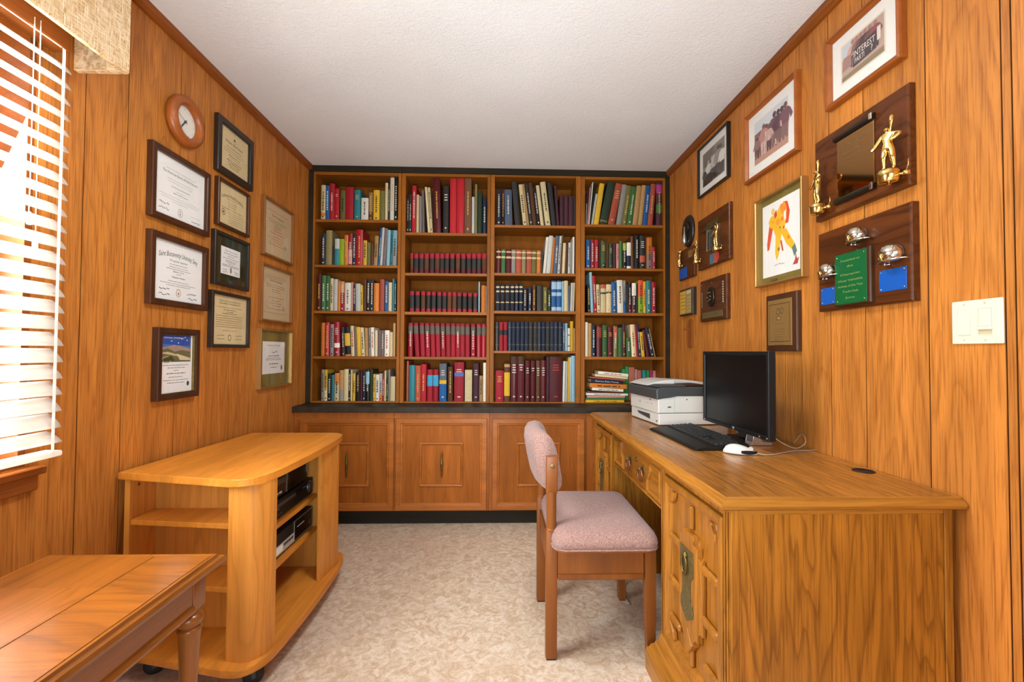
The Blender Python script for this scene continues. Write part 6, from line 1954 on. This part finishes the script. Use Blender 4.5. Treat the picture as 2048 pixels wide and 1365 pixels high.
p.poly(Q([(0.60, 0.20), (0.66, 0.18), (0.66, 0.30), (0.62, 0.32)]), '#f2ead8')
for x, y, rr, c in ((0.45, 0.30, 0.07, '#f0952c'), (0.30, 0.27, 0.05, '#f0a02c'), (0.56, 0.28, 0.05, '#e87a2c'), (0.46, 0.66, 0.04, '#8a7a2c'), (0.72, 0.55, 0.04, '#e87a2c'), (0.60, 0.40, 0.03, '#b8482e'), (0.50, 0.38, 0.025, '#7a6a2c')):
    p.disc((x - 0.5) * 2 * ia, (0.5 - y) * 2 * ib, rr * ia * 1.6, c, n=9)
p.poly(Q([(0.82, 0.92), (0.88, 0.86), (0.90, 0.78), (0.93, 0.86), (0.98, 0.84), (0.94, 0.92)]), '#b5413c')
p.scribble((0.34 - 0.5) * 2 * ia, (0.62 - 0.5) * 2 * ia, (0.5 - 0.86) * 2 * ib, 0.006, '#3a3733', R2)
p.build('painting', r)
tg = MB().box(-a * 0.42, -a * 0.14, -b + 0.006, -b + 0.018, w + 0.0002, w + 0.002).build('name_tag', M['dark_brass'], r)


# ------------------------------------------------------------------ right wall: plaques
def plaque(side, corners, label, depth, mat_, name='plaque', bev=0.005):
    m, hw, hh = wall_place(side, corners, depth)
    r = thing(name, label, 'plaque', mat=m)
    mb = MB()
    R = []
    for d, w in ((0, 0), (0, depth - bev), (bev * 0.5, depth - bev * 0.4), (bev, depth)):
        R.append([(-hw + d, -hh + d, w), (hw - d, -hh + d, w), (hw - d, hh - d, w), (-hw + d, hh - d, w)])
    mb.loft(R)
    mb.build('board', mat_, r)
    return r, hw, hh


def screws(parent, pts, w, rad=0.003):
    for u, v in pts:
        MB().lathe([(0, w), (rad, w), (rad * 0.7, w + 0.0014), (0, w + 0.0016)], (u, v, 0), n=8).build('screw', M['silver'], parent, True)


def figurine(height, pose):
    """one continuous gilded athlete: joints as a skinned skeleton, local u right, v up, w out"""
    J, E, Rr = [], [], []

    def j(x, y, z, rad):
        J.append((x * height, y * height, z * height))
        Rr.append(rad * height)
        return len(J) - 1

    def chain(*ids):
        for a, b in zip(ids[:-1], ids[1:]):
            E.append((a, b))
    pel = j(0, 0.50, 0, 0.088)
    wst = j(0.0, 0.60, 0, 0.075)
    chs = j(0.0, 0.72, 0.0, 0.100)
    nek = j(0.0, 0.80, 0.01, 0.038)
    hd = j(-0.02, 0.87, 0.02, 0.052)
    top = j(-0.02, 0.925, 0.02, 0.044)
    chain(pel, wst, chs, nek, hd, top)
    for s in (-1, 1):
        hip = j(s * 0.055, 0.46, 0.0, 0.080)
        kn = j(s * 0.085 + 0.01, 0.26, 0.035, 0.056)
        an = j(s * 0.085 + (0.02 if s > 0 else 0.0), 0.06, 0.0, 0.036)
        toe = j(s * 0.10, 0.02, 0.05, 0.030)
        chain(pel, hip, kn, an, toe)
    if pose == 'bat':
        for s, pts in ((-1, ((-0.115, 0.76, 0.0, 0.050), (-0.18, 0.64, 0.04, 0.040), (-0.24, 0.54, 0.07, 0.032), (-0.29, 0.49, 0.08, 0.028))), (1, ((0.115, 0.76, 0.0, 0.050), (0.24, 0.72, 0.03, 0.042), (0.17, 0.64, 0.08, 0.032), (0.09, 0.60, 0.09, 0.030)))):
            prev = chs
            for q in pts:
                n = j(*q)
                E.append((prev, n))
                prev = n
    else:
        for s, pts in ((-1, ((-0.115, 0.76, 0.0, 0.046), (-0.17, 0.64, 0.03, 0.034), (-0.25, 0.54, 0.07, 0.027), (-0.29, 0.50, 0.08, 0.024))), (1, ((0.115, 0.76, 0.0, 0.046), (0.16, 0.88, 0.0, 0.034), (0.08, 0.98, 0.02, 0.027), (0.04, 1.02, 0.02, 0.026)))):
            prev = chs
            for q in pts:
                n = j(*q)
                E.append((prev, n))
                prev = n
    me = bpy.data.meshes.new('figure')
    me.from_pydata(J, E, [])
    o = bpy.data.objects.new('figure', me)
    COL.objects.link(o)
    sk = o.modifiers.new('skin', 'SKIN')
    ss = o.modifiers.new('smooth', 'SUBSURF')
    ss.levels = 2
    ss.render_levels = 2
    sk.use_smooth_shade = True
    if not me.skin_vertices:
        me.skin_vertices.new() if hasattr(me.skin_vertices, 'new') else None
    if me.skin_vertices:
        for i, v in enumerate(me.skin_vertices[0].data):
            v.radius = (Rr[i], Rr[i])
            v.use_root = (i == 0)
    dg = bpy.context.evaluated_depsgraph_get()
    ev = o.evaluated_get(dg)
    out = bpy.data.meshes.new_from_object(ev)
    o.modifiers.clear()
    o.data = out
    out.materials.clear()
    out.materials.append(M['gold'])
    for q in out.polygons:
        q.use_smooth = True
    return o


def batter(parent, u, v, w, height, pose='bat', base_r=0.026, base_h=0.020, yaw=0.0, small=True):
    f = figurine(height, pose)
    f.parent = parent
    m = Matrix.Translation((u, v + base_h, w)) @ Matrix.Rotation(yaw, 4, 'Y')
    f.matrix_local = m
    if pose == 'bat':
        q = height / 0.148
        MB().lathe([(0.0, 0.0), (0.003 * q, 0.001), (0.003 * q, 0.02 * q), (0.0062 * q, 0.036 * q), (0.0066 * q, 0.050 * q), (0.0, 0.056 * q)], (0, 0, 0), axis='Y', n=12).move(
            Matrix.Translation((0.035 * height, 0.80 * height, 0.0)) @ Matrix.Rotation(-0.10, 4, 'Z')).build('bat', M['gold'], f, True)
    mb = MB()
    mb.lathe([(0.0, -0.006), (0.005, -0.006), (0.006, 0.0), (base_r * 0.86, 0.001), (base_r * 0.93, 0.004), (base_r, base_h * 0.85), (base_r * 0.93, base_h), (0.0, base_h)], (u, v, w), axis='Y', n=8)
    mb.tube([(u, v + base_h * 0.5, w), (u, v + base_h * 0.5, w * 0.25)], base_r * 0.35, 10)
    mb.build('figure_base', M['gold'], parent, True)
    # the little crest beside the base
    mb = MB()
    mb.lathe([(0.0, -0.006), (0.009, -0.005), (0.009, 0.005), (0.0, 0.006)], (u + base_r * 1.55, v + base_h * 0.4, w * 0.8), axis='Y', n=8)
    mb.tube([(u + base_r * 1.55, v + base_h * 0.6, w * 0.8), (u + base_r * 1.8, v + base_h * 1.0, w * 0.8), (u + base_r * 1.78, v + base_h * 1.4, w * 0.8)], 0.0014, 6)
    mb.tube([(u + base_r * 0.9, v + base_h * 0.4, w), (u + base_r * 1.5, v + base_h * 0.4, w * 0.85)], 0.004, 6)
    mb.build('crest', M['gold'], parent, True)


# large walnut plaque with the mirrored plate between two gilded players
r, a, b = plaque('R', [(1625, 293), (1813, 163), (1823, 366.5), (1635, 444.5)], 'large walnut plaque with two gold figures beside a mirrored plate', 0.022, M['walnut_y'])
mw, mh = a * 0.40, b * 0.70
MB().box(-mw, mw, -mh, mh, 0.0222, 0.026, 0.001).build('mirror_plate', M['mirror_plate'], r)
p = Print(0.0262)
p.text('In Memoriam', 0, mh * 0.62, 0.016, '#6d5430', width=mw * 1.1)
p.line(-mw * 0.6, mw * 0.4, mh * 0.40, 0.004, '#6d5430', R2)
p.line(-mw * 0.6, mw * 0.6, mh * 0.22, 0.003, '#6d5430', R2)
p.build('lettering', r)
for v in (-mh - 0.006, mh + 0.006):
    t = MB().prism([(v - 0.010, 0.0222), (v + 0.010, 0.0222), (v + 0.010, 0.030), (v + 0.003, 0.034), (v - 0.003, 0.034), (v - 0.010, 0.030)], 'X', -mw * 1.12, mw * 1.06).build('plate_clip', M['pewter'], r)
    MB().box(mw * 0.92, mw * 1.08, v - 0.011, v + 0.011, 0.0342, 0.040, 0.002).build('clip_end', M['silver'], t)
batter(r, a * 0.82, -b * 0.90, 0.052, 0.142, 'bat', 0.030, 0.038, yaw=0.35)
batter(r, -a * 0.72, -b * 0.90, 0.052, 0.138, 'bat', 0.027, 0.035, yaw=-0.3)

# walnut plaque with three silver helmets
r, a, b = plaque('R', [(1633.4, 472.5), (1818.5, 401.7), (1829, 598.6), (1640.4, 626.3)], 'walnut plaque with three small silver helmets and green and blue plates', 0.024, M['walnut_y'])


def helmet(u, v, s):
    n = 22
    wc = 0.026 + s * 0.42
    rings = []
    for k in range(12):
        t = -0.75 + (PI / 2 + 0.75) * k / 11
        rr, hh_ = max(0.02, math.cos(t)), math.sin(t)
        rings.append([(u + s * rr * math.cos(2 * PI * i / n), v + s * hh_ * 0.98, wc + s * rr * math.sin(2 * PI * i / n) * 0.9) for i in range(n)])
    h = MB().loft(rings).build('helmet', M['silver'], r, True)
    mb = MB()
    lo = -s * 0.66
    rim = [(u + s * 0.98 * math.cos(2 * PI * i / 24) + (s * 0.55 * max(0.0, math.cos(2 * PI * i / 24)) ** 2), v + lo + s * 0.10 * math.cos(2 * PI * i / 24), wc + s * 0.86 * math.sin(2 * PI * i / 24)) for i in range(25)]
    mb.tube(rim, s * 0.085, 8, False)
    mb.build('brim', M['silver'], h, True)
    mb = MB()
    pts = [(u - s * 0.45 + s * 0.62 * (q / 10), v + s * 1.0 * math.sin(PI / 2 - (q / 10) * 1.9), wc + s * 0.92 * math.cos(PI / 2 - (q / 10) * 1.9) if q < 9 else wc + s * 0.9) for q in range(11)]
    mb.tube([(u + s * 0.12, v - s * 0.20, wc + s * 0.92), (u + s * 0.70, v - s * 0.16, wc + s * 0.72), (u + s * 1.22, v - s * 0.20, wc + s * 0.15)], s * 0.06, 6)
    mb.tube([(u + s * 0.55, v + s * 0.86, wc + s * 0.2), (u + s * 0.72, v + s * 0.55, wc + s * 0.52), (u + s * 0.74, v + s * 0.1, wc + s * 0.68), (u + s * 0.66, v - s * 0.4, wc + s * 0.66)], s * 0.05, 6)
    mb.build('face_guard', M['silver'], h, True)
    MB().loft([[(u - s * 0.35, v - s * 0.62, wc + s * 0.78), (u + s * 0.12, v - s * 0.55, wc + s * 0.88), (u + s * 0.02, v + s * 0.02, wc + s * 0.93), (u - s * 0.35, v - s * 0.05, wc + s * 0.88)],
               [(u - s * 0.35, v - s * 0.62, wc + s * 0.86), (u + s * 0.12, v - s * 0.55, wc + s * 0.96), (u + s * 0.02, v + s * 0.02, wc + s * 1.0), (u - s * 0.35, v - s * 0.05, wc + s * 0.95)]]).build('ear_flap', M['gold'], h, True)
    MB().lathe([(0.0, -s * 0.98), (s * 0.10, -s * 0.98), (s * 0.10, -s * 0.70), (0.0, -s * 0.70)], (u - s * 0.35, v, wc + s * 0.3), axis='Y', n=10).build('stud', M['silver'], h, True)


helmet(a * 0.06, b * 0.62, 0.032)
helmet(-a * 0.64, -b * 0.03, 0.031)
helmet(a * 0.74, b * 0.00, 0.034)
g0 = (-a * 0.44, a * 0.27, -b * 0.90, b * 0.28)
mb = MB()
R = [[(g0[0] - 0.006 + d, g0[2] - 0.004 + d, z), (g0[1] + 0.012 - d, g0[2] - 0.004 + d, z), (g0[1] + 0.012 - d, g0[3] + 0.006 - d, z), (g0[0] - 0.006 + d, g0[3] + 0.006 - d, z)] for d, z in ((0, 0.0242), (0, 0.036), (0.003, 0.040))]
mb.loft(R)
blk = mb.build('raised_block', M['walnut'], r)
MB().box(g0[0], g0[1], g0[2], g0[3], 0.0402, 0.0418, 0.0006).build('engraved_plate', M['green_plate'], blk)
gu, gw = (g0[0] + g0[1]) / 2, (g0[1] - g0[0])
p = Print(0.0420)
gh = g0[3] - g0[2]
for k, (t, v, wd) in enumerate((('Presented to', 0.84, 0.6), ('the', 0.72, 0.2), ('Champion', 0.56, 0.62), ('Most Valuable', 0.44, 0.76), ('Athlete of the Year', 0.33, 0.80), ('Track Club', 0.22, 0.5), ('June', 0.10, 0.3))):
    p.text(t, gu, g0[2] + gh * v, 0.010, '#8a9a4e', width=gw * wd)
p.build('lettering', blk)
screws(blk, [(g0[0] + 0.010, g0[2] + 0.010), (g0[1] - 0.010, g0[2] + 0.010), (g0[0] + 0.010, g0[3] - 0.010), (g0[1] - 0.010, g0[3] - 0.010)], 0.0418)
for u0, u1, v0, v1 in ((-a * 0.92, -a * 0.56, -b * 0.84, -b * 0.42), (a * 0.42, a * 0.92, -b * 0.74, -b * 0.28)):
    q = MB().box(u0, u1, v0, v1, 0.0242, 0.0262, 0.0008).build('engraved_plate', M['blue_plate'], r)
    for u in (u0 + 0.007, u1 - 0.007):
        for v in (v0 + 0.007, v1 - 0.007):
            MB().lathe([(0, 0.0262), (0.0028, 0.0262), (0.002, 0.0276), (0, 0.0278)], (u, v, 0), n=8).build('screw', M['silver'], q, True)

# bronze plate on dark wood above the monitor
r, a, b = plaque('R', [(1530.8, 593.6), (1593.3, 580.8), (1595.4, 703.3), (1533.5, 702)], 'dark wooden plaque with an engraved bronze plate right behind the monitor', 0.020, M['walnut'])
u0, u1, v0, v1 = -a * 0.82, a * 0.72, -b * 0.80, b * 0.80
bp = MB().box(u0, u1, v0, v1, 0.0202, 0.0222, 0.0006).build('bronze_plate', M['bronze_plate'], r)
MB().frame(u0 + 0.012, u1 - 0.012, v0 + 0.016, v1 - 0.018, 0.002, 0.0222, 0.0232).build('raised_border', M['brass'], bp)
p = Print(0.0224)
cu = (u0 + u1) / 2
hw = (u1 - u0) / 2
p.ring(cu - hw * 0.1, v1 - 0.052, 0.013, 0.004, '#5f4a26', n=10).ring(cu + hw * 0.2, v1 - 0.050, 0.012, 0.004, '#5f4a26', n=10)
p.rect(cu - hw * 0.25, v1 - 0.088, cu + hw * 0.15, v1 - 0.072, '#5f4a26').rect(cu - hw * 0.18, v1 - 0.085, cu + hw * 0.08, v1 - 0.075, '#9a7644')
p.line(cu - hw * 0.4, cu + hw * 0.5, v1 - 0.106, 0.003, '#6d5630', R2)
for k in range(7):
    p.line(cu - hw * 0.42, cu + hw * 0.42, v1 - 0.128 - k * 0.011, 0.004, '#6d5630', R2)
p.build('lettering', bp)
screws(bp, [(u0 + 0.02, v0 + 0.022), (u1 - 0.018, v0 + 0.022)], 0.0222)

# walnut plaque with gilded players and a column
r, a, b = plaque('R', [(1394.4, 444.5), (1457, 403.5), (1459.5, 518), (1397.4, 540.6)], 'walnut plaque with a small gabled frame between two gold figures', 0.022, M['walnut_y'])
MB().frame(-a * 0.26, a * 0.42, -b * 0.45, b * 0.42, 0.006, 0.0222, 0.034, 0.001).build('small_frame', M['silver'], r)
MB().box(-a * 0.20, a * 0.36, -b * 0.40, b * 0.36, 0.0222, 0.026).build('frame_panel', M['charcoal'], r)
mb = MB()
mb.loft([[(-a * 0.5, b * 0.38, 0.0222), (a * 0.55, b * 0.40, 0.0222), (a * 0.55, b * 0.40, 0.040), (-a * 0.5, b * 0.38, 0.040)], [(-a * 0.22, b * 0.66, 0.0222), (a * 0.40, b * 0.66, 0.0222), (a * 0.40, b * 0.66, 0.030), (-a * 0.22, b * 0.66, 0.030)]])
mb.build('gable', M['brass'], r)
MB().lathe([(0, 0.0262), (0.018, 0.0262), (0.016, 0.030), (0, 0.032)], (a * 0.12, -b * 0.18, 0), n=14).build('medallion', M['brass'], r, True)
MB().box(a * -0.14, a * 0.16, -b * 0.96, -b * 0.58, 0.0222, 0.025).build('shield', M['tint'], r, color='#55707a')
MB().prism([(a * 0.16, -b * 0.60), (a * 0.40, -b * 0.60), (a * 0.42, -b * 0.78), (a * 0.28, -b * 0.98), (a * 0.16, -b * 0.96)], 'Z', 0.0222, 0.0255).build('shield', M['tint'], r, color='#c2483c')
batter(r, a * 0.55, -b * 0.62, 0.050, 0.130, 'throw', 0.022, 0.020)
batter(r, -a * 0.80, -b * 0.76, 0.050, 0.105, 'bat', 0.020, 0.020)

# small walnut plaque with a blue plate
r, a, b = plaque('R', [(1357.6, 503), (1388, 491.4), (1389.2, 552.3), (1358.7, 561.7)], 'small walnut plaque with a gold figure above a blue plate', 0.018, M['walnut_y'])
MB().box(-a * 0.9, a * 0.10, -b * 0.92, -b * 0.22, 0.0182, 0.0202, 0.0006).build('engraved_plate', M['blue_plate'], r)
MB().box(a * 0.30, a * 0.75, b * 0.28, b * 0.75, 0.0182, 0.0202).build('engraved_plate', M['bronze_plate'], r)
batter(r, -a * 0.45, -b * 0.16, 0.040, 0.105, 'throw', 0.014, 0.012)

# football plaque
r, a, b = plaque('R', [(1399, 565.2), (1451.3, 546.5), (1454.8, 637.2), (1402, 645)], 'brown wooden plaque with a dark cast oval medallion', 0.022, M['walnut_y'])
MB().lathe([(0.0, 0.0222), (0.040, 0.0222), (0.043, 0.028), (0.036, 0.034), (0.028, 0.030), (0.022, 0.038), (0.010, 0.042), (0.0, 0.043)], (-a * 0.05, b * 0.12, 0), n=26, squash=(0.92, 1.30)).build('medallion', M['pewter'], r, True)
rr = MB()
for k in range(6):
    rr.lathe([(0.0, 0.034), (0.006, 0.034), (0.003, 0.044), (0.0, 0.0445)], (-a * 0.05 + 0.017 * math.cos(k * 1.1), b * 0.12 + 0.026 * math.sin(k * 1.1), 0), n=8)
rr.build('medallion_relief', M['brass'], r, True)
MB().box(-a * 0.80, a * 0.75, -b * 0.86, -b * 0.58, 0.0222, 0.0245, 0.0006).build('engraved_plate', M['dark_brass'], r)
p = Print(0.0226)
for k in range(9):
    p.rect(a * 0.74, -b * 0.25 + k * b * 0.11, a * 0.82, -b * 0.18 + k * b * 0.11, '#c9b494')
    p.rect(-a * 0.86, -b * 0.30 + k * b * 0.085, -a * 0.80, -b * 0.25 + k * b * 0.085, '#c9b494')
p.build('lettering', r)
screws(r, [(-a * 0.05, b * 0.78), (-a * 0.86, b * 0.8)], 0.0222, 0.0045)

# small dark plaque with a yellow print
r, a, b = plaque('R', [(1357.6, 582.8), (1384.5, 573.4), (1385.7, 628.5), (1360, 633.2)], 'small dark plaque with a yellow printed sheet', 0.026, M['dark_frame'])
p = Print(0.0262)
p.rect(-a * 0.92, -b * 0.90, a * 0.86, b * 0.88, '#8a6a30')
p.rect(-a * 0.86, -b * 0.84, -a * 0.0, b * 0.82, '#c9a03a').rect(a * 0.1, -b * 0.84, a * 0.8, b * 0.5, '#a8925c').rect(a * 0.1, b * 0.55, a * 0.8, b * 0.82, '#c4b48c')
for k in range(5):
    p.line(-a * 0.75, -a * 0.1, b * (0.55 - k * 0.27), 0.005, '#6b5020', R2)
    p.line(a * 0.18, a * 0.72, b * (0.4 - k * 0.25), 0.005, '#6b5c3a', R2)
p.build('lettering', r)

# oval black plaque with a bat hung on it
mm, _, _ = wall_place('R', [(1361.7, 440), (1384, 430), (1385, 486), (1362.5, 494)], 0.022)
r = thing('plaque', 'black oval plaque with a pewter bat, nearest the bookcase corner', 'plaque', mat=mm)
MB().lathe([(0.0, 0.0), (0.078, 0.0), (0.082, 0.008), (0.076, 0.018), (0.062, 0.020), (0.050, 0.016), (0.0, 0.016)], n=30, squash=(1.0, 1.25)).build('board', M['black_frame'], r, True)
MB().lathe([(0.0, 0.016), (0.03, 0.016), (0.026, 0.024), (0.0, 0.027)], (0, 0.025, 0), n=18, squash=(1, 1.2)).build('boss', M['pewter'], r, True)
MB().lathe([(0.0, -0.085), (0.013, -0.080), (0.015, -0.06), (0.012, -0.035), (0.006, -0.01), (0.005, 0.03), (0.0, 0.032)], (-0.01, 0, 0.030), axis='Y', n=14).build('bat', M['chrome'], r, True)

# arched wooden peg board the colour of the panelling
hb = thing('peg_board', 'small arched wooden peg board almost the colour of the panelling', 'board', mat=wall_place('R', [(1372, 643), (1386, 641), (1386.5, 690), (1372.5, 693)], 0.012)[0])
pts = [(-0.030, -0.09), (0.030, -0.09), (0.030, 0.05)] + [(0.030 * math.cos(t), 0.05 + 0.040 * math.sin(t)) for t in [PI * q / 8 for q in range(1, 8)]] + [(-0.030, 0.05)]
MB().prism(pts, 'Z', 0, 0.012, 0.003).build('board', M['panel_trim'], hb)
MB().tube([(-0.004, 0.02, 0.012), (-0.006, 0.024, 0.045)], 0.005, 8).build('peg', M['panel_trim'], hb)

# double switch plate
m, a, b = wall_place('R', [(1901.8, 605.7), (2004.4, 593.5), (2008.4, 686.5), (1905.3, 690)], 0.006)
r = thing('light_switch', 'cream double light switch plate with a rocker and a slide dimmer', 'switch', mat=m)
MB().box(-a, a, -b, b, 0, 0.006, 0.003, 2).build('plate', M['ivory'], r)
for k, u in enumerate((-a * 0.46, a * 0.36)):
    MB().frame(u - 0.0175, u + 0.0175, -0.0345, 0.0345, 0.0016, 0.0055, 0.0070).build('rocker_frame', M['ivory'], r)
    if k == 0:
        MB().loft([[(u - 0.0155, -0.0325, 0.0062), (u + 0.0155, -0.0325, 0.0062), (u + 0.0155, 0.0325, 0.0062), (u - 0.0155, 0.0325, 0.0062)], [(u - 0.0155, -0.0325, 0.0082), (u + 0.0155, -0.0325, 0.0082), (u + 0.0155, 0.0325, 0.0066), (u - 0.0155, 0.0325, 0.0066)]]).build('rocker', M['ivory'], r)
    else:
        MB().box(u - 0.0155, u + 0.0155, -0.0325, 0.0325, 0.0060, 0.0064).build('dimmer_track', M['ivory_dark'], r)
        MB().box(u - 0.0150, u + 0.0150, -0.0120, 0.0320, 0.0066, 0.0078, 0.0005).build('dimmer_face', M['ivory'], r)
        MB().box(u - 0.0165, u + 0.0165, -0.0210, -0.0125, 0.0066, 0.0120, 0.001).build('dimmer_slide', M['ivory'], r)
    for v in (-b * 0.82, b * 0.82):
        MB().lathe([(0, 0.006), (0.0026, 0.006), (0.002, 0.0072), (0, 0.0074)], (u, v, 0), n=10).build('screw', M['ivory_dark'], r, True)
